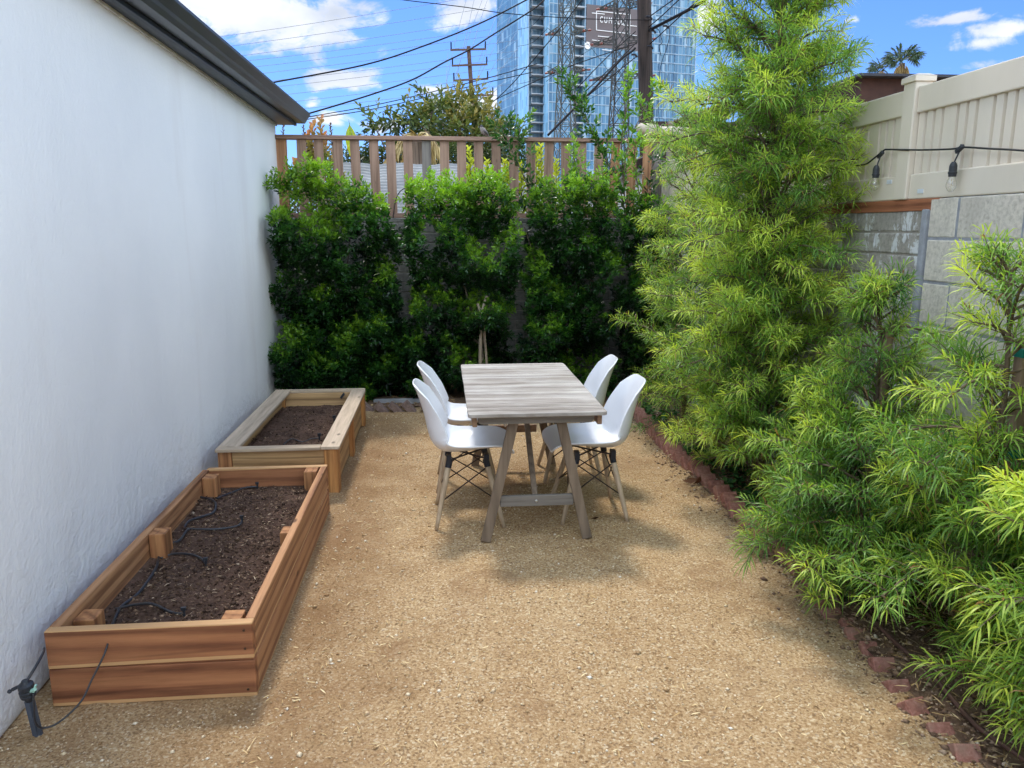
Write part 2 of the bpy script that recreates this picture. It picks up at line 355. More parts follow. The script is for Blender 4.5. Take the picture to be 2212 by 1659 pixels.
# loose chips: real little stones
def chips(name, mat, pts, sizes, tones, label):
    n = len(pts); base = np.array([(1,0,0),(0,1,0),(-1,0,0),(0,-1,0),(0,0,.7),(0,0,-.5)])
    V = base[None]*np.asarray(sizes)[:, None, None]*rng.uniform(0.5, 1.3, (n, 1, 3))
    a = rng.uniform(0, 6.28, n); ca, sa = np.cos(a)[:, None], np.sin(a)[:, None]
    X = V[:, :, 0]*ca - V[:, :, 1]*sa; Y_ = V[:, :, 0]*sa + V[:, :, 1]*ca
    V = np.stack([X, Y_, V[:, :, 2]], 2) + np.asarray(pts)[:, None, :]
    F = np.array([(0,1,4),(1,2,4),(2,3,4),(3,0,4),(1,0,5),(2,1,5),(3,2,5),(0,3,5)])
    idx = (np.arange(n)[:, None, None]*6 + F[None]).reshape(-1)
    me = bpy.data.meshes.new(name); me.vertices.add(n*6); me.vertices.foreach_set('co', V.astype(np.float32).ravel())
    me.loops.add(len(idx)); me.loops.foreach_set('vertex_index', idx.astype(np.int32)); me.polygons.add(n*8)
    me.polygons.foreach_set('loop_start', np.arange(0, n*24, 3).astype(np.int32)); me.polygons.foreach_set('loop_total', np.full(n*8, 3, np.int32)); me.update(calc_edges=True)
    t_ = me.attributes.new('tone', 'FLOAT', 'POINT'); t_.data.foreach_set('value', np.repeat(np.asarray(tones), 6).astype(np.float32))
    me.materials.append(mat); o = bpy.data.objects.new(name, me); C.objects.link(o); tag(o, label, kind='stuff'); return o
def tone_mat(name, stops, rough=0.85, spec=0.2):
    t = NT(name); c = t.ramp(t.attr('tone'), stops); v = t.coord(rnd=False); f = t.noise(v, 60, 3)
    c = t.mix(0.35, c, t.ramp(f, [(0.3, (0.08,0.06,0.04)), (0.7, (0.9,0.85,0.75))]), 'OVERLAY'); t.bsdf(c, rough, 0, spec, t.bump(f, 0.3, 0.003)); return t.m
M_chip = tone_mat('stone_chip', [(0, (0.24,0.13,0.06)), (0.4, (0.50,0.34,0.18)), (0.75, (0.72,0.58,0.40)), (1, (0.88,0.82,0.72))])
N = 26000
ys = 1.35 + (rng.random(N)**1.7)*5.8; xs = rng.uniform(-1.5, 1.72, N)
ok = ~((xs < -0.66) & (ys > 2.52) & (ys < 6.6)); xs, ys = xs[ok], ys[ok]
dens = np.array([noise.noise(Vector((x*1.3, y*1.3, 5.0))) for x, y in zip(xs, ys)]); ok = dens + rng.normal(0, .25, len(dens)) > -0.22; xs, ys = xs[ok], ys[ok]
zs = np.array([hg(x, y) for x, y in zip(xs, ys)])
sz = np.clip(rng.lognormal(-5.75, 0.50, len(xs)), 0.0015, 0.013)
chips('gravel', M_chip, np.stack([xs, ys, zs + sz*0.2], 1), sz, rng.beta(2.2, 1.8, len(xs)), 'pale stone chips strewn over the tan yard floor')
# straw and dry needles lying about
def litter(name, n, x0, x1, y0, y1, L, label, hf, ages=(0, 1), skip=True, W=0.004, zoff=0.004):
    P = []; D = []; A = []
    while len(P) < n:
        x = random.uniform(x0, x1); y = y0 + (random.random()**1.4)*(y1-y0)
        if skip and x < -0.66 and 2.52 < y < 6.6: continue
        if skip and x > -0.1 and random.random() < 0.55: continue
        a = random.uniform(0, 6.283); P.append((x, y, hf(x, y) + zoff + 0.004*random.random())); D.append((math.cos(a), math.sin(a), random.uniform(-.02, .12))); A.append(random.uniform(*ages))
    L_ = rng.uniform(L*0.4, L, n); o = leaf_object(name, M_straw, P, D, L_, rng.uniform(W*.6, W*1.3, n), A, None, droop=0.05)
    tag(o, label, kind='stuff'); return o
M_crumbb = tone_mat('bark_crumb', [(0, (0.12,0.07,0.045)), (0.5, (0.27,0.18,0.12)), (0.85, (0.42,0.31,0.22)), (1, (0.72,0.64,0.52))])
P = []
for _ in range(7000):
    y = 1.4 + random.random()**1.5*5.4; x = random.uniform(1.64, 2.25) if random.random() < .75 else random.gauss(1.66, .07)
    P.append((x, y, (bedh(x, y)+.006 if x > 1.66 else hg(x, y)) + .003))
chips('bark_crumbs', M_crumbb, np.array(P), np.clip(rng.lognormal(-5.05, .5, len(P)), .003, .018), rng.beta(1.5, 1.8, len(P)), 'bark crumbs and dirt clods strewn along the soil under the feathery trees')
M_straw = leaf_mat('dry_straw', (0.22,0.12,0.05), (0.55,0.38,0.18), (0.80,0.66,0.40), 0.7, 0.2, 0.1)
litter('dry_leaves', 1500, -0.72, 1.65, 1.5, 7.0, 0.045, 'dry curled straw coloured leaves lying on the tan yard floor', hg)
litter('leaf_litter', 2600, 1.64, 2.2, 1.6, 6.8, 0.07, 'dry twigs and needles littering the soil under the feathery trees', lambda x, y: bedh(x, y)+0.006, (0, .9), False, .005)
litter('hedge_litter', 300, -0.7, 1.6, 7.08, 7.5, 0.06, 'dead leaves littering the soil under the glossy hedge', lambda x, y: bedh(x, y)+0.006, (0, .6), False, .012)
# ================================================================ house on the left
def stucco_mat():
    t = NT('white_stucco'); v = t.coord(rnd=False); tcn = t.n('ShaderNodeTexCoord'); s3 = t.n('ShaderNodeSeparateXYZ'); t.l(tcn.outputs['Object'], s3.inputs[0])
    big = t.noise(v, 1.1, 4, 0.5, 0.3); fine = t.noise(v, 55, 5, 0.6); mid = t.noise(t.coord((1.0, 1.0, 0.5), False), 4.5, 5, 0.55, 0.5)
    c = t.ramp(big, [(0.35, (0.83,0.83,0.83)), (0.65, (0.88,0.875,0.87))])
    st = t.noise(t.coord((1.0, 1.3, 0.22), False), 1.6, 4, 0.6); c = t.mix(t.math('MULTIPLY', t.ramp(st, [(0.56, 0.0), (0.66, 1.0)]), 0.22), c, (0.70,0.655,0.63))
    low = t.math('SUBTRACT', t.math('ADD', 0.55, t.math('MULTIPLY', t.noise(v, 1.8, 4), 0.9)), t.math('MULTIPLY', s3.outputs[2], 1.5), True)        # flaking paint near the ground
    peel = t.ramp(t.math('ADD', t.noise(v, 14, 7, 0.7, 0.6), t.math('MULTIPLY', low, 0.13)), [(0.60, 0.0), (0.645, 1.0)])
    c = t.mix(t.math('MULTIPLY', t.math('MULTIPLY', peel, low), 0.12), c, (0.62,0.60,0.58))
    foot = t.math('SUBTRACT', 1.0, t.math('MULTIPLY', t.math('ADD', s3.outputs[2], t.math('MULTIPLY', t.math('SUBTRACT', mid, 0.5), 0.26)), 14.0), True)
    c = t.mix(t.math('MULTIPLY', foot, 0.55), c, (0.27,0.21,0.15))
    nb = t.bump(fine, 0.45, 0.005); nb = t.bump(mid, 0.45, 0.016, nb); nb = t.bump(t.math('MULTIPLY', t.noise(v, 17, 7, 0.62, 0.3), t.math('ADD', low, 0.06)), 0.8, 0.022, nb); nb = t.bump(t.math('MULTIPLY', peel, t.math('ADD', low, 0.02)), 0.35, 0.004, nb)
    t.bsdf(c, 0.8, 0, 0.25, nb); return t.m
M_stucco = stucco_mat()
M_gutter = plain('bronze_gutter_metal', (0.040,0.042,0.048), 0.38, 0.0, 0.5, 0.2, 3, 0.05, 30)
M_fascia = plain('dark_navy_paint', (0.020,0.025,0.038), 0.5, 0.0, 0.4, 0.2, 3, 0.1, 30)
M_soffit = plain('dark_navy_soffit', (0.022,0.028,0.042), 0.45)
M_trim = plain('offwhite_trim', (0.62,0.61,0.60), 0.7)
M_shingle = plain('dark_shingles', (0.06,0.055,0.05), 0.9, var=0.4, vs=20, bump=0.6)
house = thing('house', 'white stucco house wall with dark bronze gutter along its eave', 'house', (-1.60, 8.12, 0), 0.0225)
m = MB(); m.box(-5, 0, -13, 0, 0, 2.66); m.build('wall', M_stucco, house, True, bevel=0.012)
def eave(o): o.rotation_euler = (R(0.12), 0, R(-1.35)); return o
m = MB(); m.box(-0.45, 0.165, -13.2, 0.10, 2.655, 2.675); eave(m.build('soffit', M_soffit, house, True))
m = MB(); m.prism([(0.002, 2.632), (0.016, 2.632), (0.016, 2.655), (0.002, 2.655)], -13, 0.0); m.build('trim_strip', M_trim, house, True)
m = MB(); m.prism([(0.165, 2.648), (0.190, 2.648), (0.190, 2.80), (0.165, 2.80)], -13.2, 0.10); eave(m.build('fascia_board', M_fascia, house, True))
m = MB(); m.prism([(0.192, 2.672), (0.268, 2.672), (0.285, 2.695), (0.292, 2.712), (0.318, 2.742), (0.326, 2.752), (0.326, 2.768), (0.312, 2.768), (0.308, 2.752), (0.28, 2.715), (0.262, 2.684), (0.200, 2.684), (0.200, 2.768), (0.192, 2.768)], -13.25, 0.12)
gt = eave(m.build('gutter', M_gutter, house, True))
m = MB(); m.prism([(0.193, 2.673), (0.268, 2.673), (0.285, 2.695), (0.292, 2.712), (0.318, 2.742), (0.326, 2.767), (0.193, 2.767)], 0.12, 0.124); m.build('gutter_end_cap', M_gutter, gt, True)
m = MB(); m.prism([(0.20, 2.80), (0.20, 2.83), (-2.6, 3.75), (-5.3, 2.83), (-5.3, 2.80), (-2.6, 3.70)], -13.2, 0.12); eave(m.build('roof', M_shingle, house, True))
# ================================================================ raised beds
RD, RL = (0.17,0.055,0.026), (0.44,0.19,0.082)
M_red = wood('redwood_board', RD, RL, 0, edge=(2, [(0.150, 0.163), (-0.02, 0.016), (0.283, 0.30)], (0.62,0.36,0.16)), rough=0.6)
M_redy = wood('redwood_side_board', (0.26,0.10,0.045), (0.56,0.30,0.14), 1, edge=(2, [(-0.02, 0.012), (0.155,0.163)], (0.62,0.38,0.18)))
M_redpost = wood('redwood_post', (0.25,0.09,0.035), (0.55,0.27,0.11), 2)
M_pinex = wood('pine_board', (0.36,0.20,0.085), (0.62,0.40,0.19), 0)
M_piney = wood('pine_side_board', (0.36,0.20,0.085), (0.60,0.38,0.18), 1)
M_pinepost = wood('orange_cedar_post', (0.33,0.12,0.035), (0.62,0.32,0.11), 2)
M_capx = wood('weathered_cap_board', (0.38,0.28,0.19), (0.62,0.48,0.34), 0, contrast=0.4)
M_capy = wood('weathered_cap_rail', (0.40,0.30,0.21), (0.66,0.52,0.38), 1, contrast=0.4)
M_screw = plain('rusty_screw', (0.08,0.05,0.03), 0.5, 0.8)
X0, X1, Y0, Y1, H1 = -1.385, -0.685, 2.56, 4.42, 0.288
nb_ = thing('raised_bed', 'near reddish redwood planter box with open top against the white wall', 'planter', ((X0+X1)/2, (Y0+Y1)/2, 0))
def bd(mat, name, *b, bev=0.004, par=nb_, lab=None):
    m = MB(); m.box(*b); o = m.build(name, mat, par, bevel=bev)
    if lab: o['label'] = lab
    return o
for k in range(2):
    z0 = 0.0 + k*0.1445; z1 = z0 + 0.1425
    bd(M_red, 'front_board', X0, X1-0.001*k, Y0, Y0+0.038, z0, z1)
    bd(M_red, 'back_board', X0+0.02, X1, Y1-0.038, Y1, z0, z1)
    bd(M_redy, 'side_board', X1-0.036+0.002*k, X1-0.001*k, Y0+0.039, Y1-0.039, z0, z1)
    bd(M_redy, 'side_board', X0, X0+0.038-0.002*k, Y0+0.039, Y1-0.039, z0, z1)
for (x, y, h) in [(X0+0.040, Y0+0.12, .262), (X0+0.040, 3.42, .285), (X0+0.040, Y1-0.20, .285), (X1-0.127+0.002, Y0+0.04, .275), (X1-0.127+0.04, 3.46, .255), (X1-0.127+.01, Y1-0.13, .285)]:
    w = 0.088 if x > -1 else 0.09
    w *= .82
    bd(M_redpost, 'post', x, min(x+w, X1-0.038), y, y+0.088, 0.02, h)
for z in (0.26, 0.19, 0.03):
    m = MB(); m.lathe((X1-0.03, Y0-0.001, z), [(0.0045,0.0),(0.0045,0.002),(0.002,0.003)], 10, axis=(0,-1,0)); m.build('screw', M_screw, nb_)
def soil_in(name, x0, x1, y0, y1, z, label, seed=0, tilt=0.0):
    def h(x, y):
        p = Vector((x, y, seed)); return 0.020*noise.noise(p*4) + 0.014*noise.noise(p*13) + 0.009*noise.noise(p*34) + 0.006*noise.noise(p*70) + tilt*(y-y0)
    o = sheet(name, M_soil, x0, x1, y0, y1, 0.014, h, z0=z); tag(o, label, kind='stuff'); return h
X2, X3, Y2, Y3, H2 = -1.405, -0.665, 4.73, 6.50, 0.31
h1 = soil_in('planter_soil', X0+0.04, X1-0.038, Y0+0.04, Y1-0.04, 0.175, 'dark brown soil filling the near redwood planter', 1.0)
h2 = soil_in('planter_soil', X2+0.05, X3-0.05, Y2+0.04, Y3-0.04, 0.185, 'dark brown soil filling the far pale planter', 9.0)
M_crumb = tone_mat('soil_crumb', [(0, (0.03,0.016,0.01)), (0.6, (0.14,0.085,0.055)), (0.92, (0.32,0.22,0.15)), (1, (0.75,0.66,0.52))])
P = []; 
for _ in range(6500):
    if random.random() < 0.7: x = random.uniform(X0+.05, X1-.05); y = random.uniform(Y0+.05, Y1-.05); z = 0.175 + h1(x, y)
    else: x = random.uniform(X2+.06, X3-.06); y = random.uniform(Y2+.05, Y3-.05); z = 0.185 + h2(x, y)
    P.append((x, y, z+0.002))
chips('soil_crumbs', M_crumb, np.array(P), np.clip(rng.lognormal(-5.3, .5, len(P)), .002, .014), rng.beta(1.3, 2.2, len(P)), 'crumbs of soil and wood fibre on top of both planters')
LB = Leaves()
for _ in range(2200):
    x = random.uniform(X0+.05, X1-.05); y = random.uniform(Y0+.05, Y1-.05); a = random.uniform(0, 6.28)
    LB.add((x, y, 0.178 + h1(x, y) + .004*random.random()), (math.cos(a), math.sin(a), random.uniform(-.1, .4)), random.uniform(.008, .03), random.uniform(.0015, .004), random.random()**2.5)
M_fibre = leaf_mat('wood_fibre', (0.09,0.045,0.025), (0.28,0.17,0.10), (0.62,0.48,0.32), 0.8, 0.2, 0.0)
tag(LB.build('soil_fibre', M_fibre, None, 0.1), 'shredded wood fibre mixed into the near planter soil', kind='stuff')
fb = thing('raised_bed', 'far pale pine planter box with weathered cap rails behind the reddish one', 'planter', ((X2+X3)/2, (Y2+Y3)/2, 0))
bd(M_pinex, 'front_board', X2+0.085, X3-0.085, Y2+0.022, Y2+0.058, 0.02, 0.288, par=fb)
bd(M_pinex, 'back_board', X2+0.02, X3-0.02, Y3-0.060, Y3-0.022, 0.02, 0.288, par=fb)
bd(M_piney, 'side_board', X3-0.065, X3-0.028, Y2+0.09, Y3-0.09, 0.02, 0.288, par=fb)
bd(M_piney, 'side_board', X2+0.028, X2+0.065, Y2+0.09, Y3-0.09, 0.02, 0.288, par=fb)
bd(M_pinepost, 'post', X3-0.088, X3, Y2, Y2+0.088, 0, 0.2885, par=fb)
bd(M_redpost, 'post', X2+0.002, X2+0.084, Y2+0.01, Y2+0.088, 0, 0.2885, par=fb, lab='dark stained corner post')
bd(M_pinepost, 'post', X3-0.088, X3, Y3-0.088, Y3, 0, 0.2885, par=fb)
bd(M_pinepost, 'post', X2, X2+0.088, Y3-0.088, Y3, 0, 0.2885, par=fb)
bd(M_pinepost, 'post', X3-0.027, X3+0.004, 5.52, 5.61, 0, 0.2885, par=fb, lab='side post with a dark knot')
bd(M_capy, 'cap_rail', X3-0.105, X3+0.012, Y2-0.012, Y3-0.055, 0.2895, 0.310, par=fb)
bd(M_capy, 'cap_rail', X2-0.004, X2+0.128, Y2+0.052, Y3+0.02, 0.2895, 0.310, par=fb)
bd(M_capx, 'cap_rail', X2-0.004, X3-0.107, Y2-0.022, Y2+0.050, 0.2895, 0.3095, par=fb)
bd(M_capx, 'cap_rail', X2+0.13, X3+0.006, Y3-0.053, Y3+0.006, 0.2895, 0.3125, par=fb)
# ================================================================ drip irrigation
M_tube = plain('black_poly_tube', (0.030,0.030,0.034), 0.45, 0, 0.5, 0.2, 3, 0.05)
M_plas = plain('black_plastic', (0.025,0.027,0.032), 0.5, 0, 0.4)
M_spike = plain('slate_plastic', (0.075,0.09,0.12), 0.55, 0, 0.4)
M_mint = plain('pale_green_plastic', (0.35,0.58,0.47), 0.5)
def smoothp(pts, k=6):
    pts = [Vector(p) for p in pts]; out = []
    for i in range(len(pts)-1):
        a, b, c, d = pts[max(i-1,0)], pts[i], pts[i+1], pts[min(i+2, len(pts)-1)]
        for j in range(k):
            t = j/k; out.append(0.5*((2*b) + (c-a)*t + (2*a-5*b+4*c-d)*t*t + (3*b-a-3*c+d)*t**3))
    out.append(pts[-1]); return out
def on_soil(px, h, base, dz=0.008):
    out = []
    for (x, y) in px:
        p = atz(x, y, base + 0.005); out.append(Vector((p.x, p.y, base + h(p.x, p.y) + dz + .004)))
    return out
hose = thing('drip_hose', 'black drip hose winding over the soil of the near planter', 'hose', (-1.17, 3.2, 0.18))
trunkpx = [(240,1372),(246,1340),(262,1310),(300,1280),(335,1232),(343,1200),(352,1184),(385,1172),(402,1160),(408,1150),(398,1142),(410,1128),(440,1112),(462,1105),(466,1092),(455,1082),(428,1076)]
m = MB(); m.tube(smoothp(on_soil(trunkpx, h1, .175)), 0.0062, 8); m.build('main_tube', M_tube, hose, smooth=True)
for path in ([(402,1148),(440,1150),(480,1146),(515,1138),(523,1132)], [(346,1202),(375,1196),(410,1200),(432,1210),(445,1222)], [(250,1316),(290,1312),(330,1314),(370,1326),(398,1332)], [(470,1082),(500,1068),(530,1058),(556,1054)]):
    m = MB(); m.tube(smoothp(on_soil(path, h1, .175)), 0.0050, 8); br = m.build('branch_tube', M_tube, hose, smooth=True)
    q = on_soil([path[-1]], h1, .175)[0]; m = MB(); m.tube([q - Vector((0,0,.01)), q + Vector((0.002,0,.024))], 0.005, 8); m.box(q.x-.009, q.x+.009, q.y-.006, q.y+.006, q.z+.016, q.z+.028); m.build('drip_emitter', M_plas, br)
hose2 = thing('drip_hose', 'short black drip hose on the soil of the far planter', 'hose', (-1.1, 4.9, 0.2))
pf = [atz(x, y, .2) for x, y in [(612,958),(630,948),(652,952),(672,946),(690,944)]]
m = MB(); m.tube(smoothp([(p.x, p.y+.0, .185+h2(p.x, p.y)+.012) for p in pf]), 0.004, 8); m.build('main_tube', M_tube, hose2, smooth=True)
for (x, y) in ((690,944),(722,905)):
    q = atz(x, y, .2); m = MB(); m.tube([(q.x,q.y,.18),(q.x,q.y,.225)], .006, 8); m.box(q.x-.012,q.x+.012,q.y-.007,q.y+.007,.208,.228); m.build('drip_emitter', M_plas, hose2)
m = MB(); m.bar((-0.86, Y3-0.068, 0.245), (-0.83, Y3-0.066, 0.285), 0.016, 0.018); tag(m.build('hose_clip', M_plas), 'small black clip on the inside back board of the far planter', 'clip')
ris = thing('irrigation_riser', 'slate grey irrigation stake with black head at the front left planter corner', 'irrigation riser', (-1.36, 2.41, 0))
Pb = Vector((-1.362, 2.411, 0.0)); Pt = Vector((-1.352, 2.37, 0.150))
m = MB(); m.bar(Pb - Vector((0,0,.02)), Pt, 0.030, 0.012, (0,1,0)); m.bar(Pb - Vector((0,0,.02)), Pt, 0.010, 0.026, (0,1,0)); m.build('stake', M_spike, ris, bevel=.002)
m = MB(); m.lathe(Pt, [(.013,0),(.014,.014),(.022,.016),(.024,.026),(.021,.028),(.024,.031),(.024,.040),(.021,.042),(.023,.046),(.023,.062),(.014,.068),(.009,.078)], 18, axis=(-.03,-.1,1)); m.tube([Pt+Vector((-.02,0,.055)), Pt+Vector((-.045,-.006,.045))], .006, 8); m.lathe(Pt+Vector((-.052,-.008,.041)), [(.004,-.006),(.008,0),(.004,.006)], 8); m.build('filter_head', M_plas, ris, smooth=False, bevel=.001)
m = MB(); m.tube([Pt+Vector((.012,-.012,.040)), Pt+Vector((.034,-.02,.052))], .006, 8); m.bar(Pt+Vector((.026,-.018,.040)), Pt+Vector((.036,-.018,.066)), .008, .006); m.build('outlet_clip', M_mint, ris, bevel=.001)
loop = [Pt+Vector((.026,-.02,.035)), Pt+Vector((.022,-.02,-.01)), Pt+Vector((.018,-.015,-.07)), Vector((-1.325,2.375,.045)), Vector((-1.285,2.40,.047)), Vector((-1.235,2.45,.085)), Vector((-1.215,2.50,.135)), Vector((-1.185,2.535,.20)), Vector((-1.178,2.562,.232))]
m = MB(); m.tube(smoothp(loop), .0035, 8); m.build('loop_tube', M_tube, ris, smooth=True)
m = MB(); m.tube(smoothp([Pt+Vector((0,0,.07)), Pt+Vector((.01,.04,.095)), Pt+Vector((-.005,.12,.097)), Vector((-1.395,2.57,.22))]), .0045, 8); m.build('supply_tube', M_tube, ris, smooth=True)
# ================================================================ table
M_slat = wood('weathered_teak_top', (0.30,0.255,0.215), (0.62,0.57,0.52), 0, grain=1.3, knots=True, contrast=0.5)
M_tw = wood('weathered_teak_leg', (0.12,0.085,0.058), (0.27,0.20,0.14), 2, contrast=0.4)
M_twx = wood('grey_teak_rail', (0.15,0.13,0.11), (0.30,0.265,0.225), 0, contrast=0.4)
M_twy = wood('brown_teak_rail', (0.20,0.12,0.07), (0.38,0.24,0.15), 1, contrast=0.4)
M_bolt = plain('zinc_bolt', (0.6,0.6,0.58), 0.35, 0.9)
tb = thing('dining_table', 'weathered grey wooden slat table on splayed trestle legs', 'table', (0.483, 4.53, 0))
TX0, TX1, TY0, TY1, TZ = 0.124, 0.842, 3.79, 5.27, 0.722
def slat_mesh():
    m = MB(); n = 19; w = (TY1-TY0)/n
    for i in range(n):
        y0 = TY0 + i*w + .0022; y1 = TY0 + (i+1)*w - .0022; dz = random.uniform(-.0008, .0008); r = 0.018 if i in (0, n-1) else 0
        pts = []
        ex = random.uniform(-.001, .001)
        if r == 0: pts = [(TX0+ex,y0),(TX1+ex,y0),(TX1+ex,y1),(TX0+ex,y1)]
        elif i == 0: pts = [(TX0+r,y0),(TX1-r,y0),(TX1-.006,y0+.006),(TX1,y0+r),(TX1,y1),(TX0,y1),(TX0,y0+r),(TX0+.006,y0+.006)]
        else: pts = [(TX0,y0),(TX1,y0),(TX1,y1-r),(TX1-.006,y1-.006),(TX1-r,y1),(TX0+r,y1),(TX0+.006,y1-.006),(TX0,y1-r)]
        k = len(pts); vs_ = [(x,y,TZ-.019+dz) for x,y in pts] + [(x,y,TZ+dz) for x,y in pts]
        m.add(vs_, [tuple(reversed(range(k))), tuple(range(k,2*k))] + [(j,(j+1)%k,(j+1)%k+k,j+k) for j in range(k)])
    return m
def tabletop_mat():
    t = NT('silvered_slats'); v = t.coord((1.1, 26, 1), False); v2 = t.coord((0.5, 9.0, 1), False); f = t.noise(v, 3.2, 7, 0.7); b = t.noise(v2, 1.5, 4, 0.6)
    patch = t.noise(t.coord((1.5, 2.5, 1), False), 2.2, 3)
    c = t.ramp(f, [(0.32, (0.07,0.055,0.042)), (0.46, (0.22,0.185,0.15)), (0.60, (0.42,0.37,0.32)), (0.8, (0.62,0.57,0.51))])
    c = t.mix(0.55, c, t.ramp(b, [(0.38, (0.20,0.165,0.135)), (0.62, (0.56,0.505,0.45))])); c = t.mix(0.2, c, t.ramp(patch, [(0.4, (0.30,0.26,0.22)), (0.6, (0.8,0.77,0.72))]))
    t.bsdf(c, 0.8, 0, 0.2, t.bump(f, 0.5, 0.004)); return t.m
slat_mesh().build('tabletop', tabletop_mat(), tb, bevel=.0025)
zt = TZ - .0215
def roundboard(x0, x1, y, w, z0, z1, mat, name, r=.02):
    pr = [(x0, z1), (x0, z0+r), (x0+r*.3, z0+r*.3), (x0+r, z0), (x1-r, z0), (x1-r*.3, z0+r*.3), (x1, z0+r), (x1, z1)]
    m = MB(); m.prism(pr, y, y+w); return m.build(name, mat, tb, bevel=.002)
roundboard(TX0+.050, TX1-.060, 3.842, .032, zt-.045, zt, M_twx, 'apron'); roundboard(TX0+.050, TX1-.060, 5.185, .032, zt-.045, zt, M_twx, 'apron')
for x in (TX0+.022, TX1-.045):
    m = MB(); m.box(x, x+.024, 3.83, 5.23, zt-.055, zt); m.build('side_rail', M_twy, tb, bevel=.003)
for (ya, sg) in ((3.895, 1), (5.215, -1)):
    xs_ = ((0.375, 0.212), (0.605, 0.765))
    for (xt, xb) in xs_:
        m = MB(); m.bar((xb, ya-.01*sg, -0.002), (xt, ya, zt-.001), .052, .030, (0, 1, 0)); m.build('leg', M_tw, tb, bevel=.003)
m = MB(); m.bar((.292, 3.905, .2145), (.690, 3.905, .2145), .026, .060, (0,0,1)); m.build('stretcher', M_twx, tb, bevel=.004)
m = MB(); m.bar((.33, 5.205, .27), (.648, 5.205, .27), .026, .052, (0,0,1)); m.build('stretcher', M_twy, tb, bevel=.004)
m = MB(); m.bar((.484, 3.93, .225), (.484, 4.52, .665), .030, .022, (0,0,1)); m.build('brace', M_tw, tb, bevel=.003)
m = MB(); m.bar((.484, 5.18, .27), (.484, 4.60, .665), .030, .022, (0,0,1)); m.build('brace', M_tw, tb, bevel=.003)
m = MB(); m.box(.45, .52, 4.44, 4.66, zt-.035, zt); m.build('centre_block', M_twy, tb, bevel=.003)
m = MB(); m.lathe((.487, 3.891, .2145), [(.0075,0),(.0075,.003),(.004,.005)], 12, axis=(0,-1,0)); m.build('bolt', M_bolt, tb)
# ================================================================ chairs
t_ = NT('white_moulded_plastic'); v_ = t_.coord(); t_.bsdf(t_.ramp(t_.noise(v_, 6, 4), [(0.3, (0.80,0.80,0.82)), (0.7, (0.85,0.85,0.87))]), 0.24, 0, 0.5, t_.bump(t_.noise(v_, 120, 2), 0.03, 0.001)); M_shell = t_.m
M_beech = wood('weathered_beech', (0.33,0.23,0.14), (0.58,0.45,0.31), 2, contrast=0.3)
M_wire = plain('dark_rusted_wire', (0.045,0.028,0.024), 0.5, 0.4)
M_brk = plain('black_bracket', (0.02,0.022,0.03), 0.45, 0.3)
def spl(P, u):
    n = len(P)-1; t = min(max(u, 0), 1)*n; i = min(int(t), n-1); t -= i
    a, b, c, d = P[max(i-1,0)], P[i], P[i+1], P[min(i+2,n)]
    return tuple(0.5*((2*b[k]) + (c[k]-a[k])*t + (2*a[k]-5*b[k]+4*c[k]-d[k])*t*t + (3*b[k]-a[k]-3*c[k]+d[k])*t**3) for k in range(len(b)))
#          x      z     halfw  lift
CP = [(.262,.405,.185,.010),(.245,.432,.212,.022),(.19,.446,.226,.032),(.10,.438,.233,.044),(.01,.424,.237,.058),(-.08,.416,.238,.075),(-.145,.430,.236,.092),(-.188,.475,.231,.105),(-.208,.54,.222,.104),(-.222,.61,.208,.090),(-.240,.68,.192,.068),(-.262,.75,.175,.045),(-.285,.806,.158,.026)]
def shell():
    nu, nv = 52, 44; vs_ = []
    for j in range(nv+1):
        v = -1 + 2*j/nv
        for i in range(nu+1):
            umin = 0.075*abs(v)**5; umax = 1 - 0.115*abs(v)**4.5
            u = umin + (umax-umin)*i/nu
            x, z, w, lf = spl(CP, u); x2, z2 = spl(CP, min(1, u+.01))[:2]; x1_, z1_ = spl(CP, max(0, u-.01))[:2]
            tx, tz = x2-x1_, z2-z1_; L = math.hypot(tx, tz) or 1; nx, nz = tz/L, -tx/L
            l = lf*abs(v)**2.6; ww = w*(1 - 0.05*abs(v)**4)
            vs_.append((x + nx*l, v*ww, z + nz*l))
    k = nu+1; fs_ = [(j*k+i, j*k+i+1, (j+1)*k+i+1, (j+1)*k+i) for j in range(nv) for i in range(nu)]
    m = MB(); m.add(vs_, fs_); return m
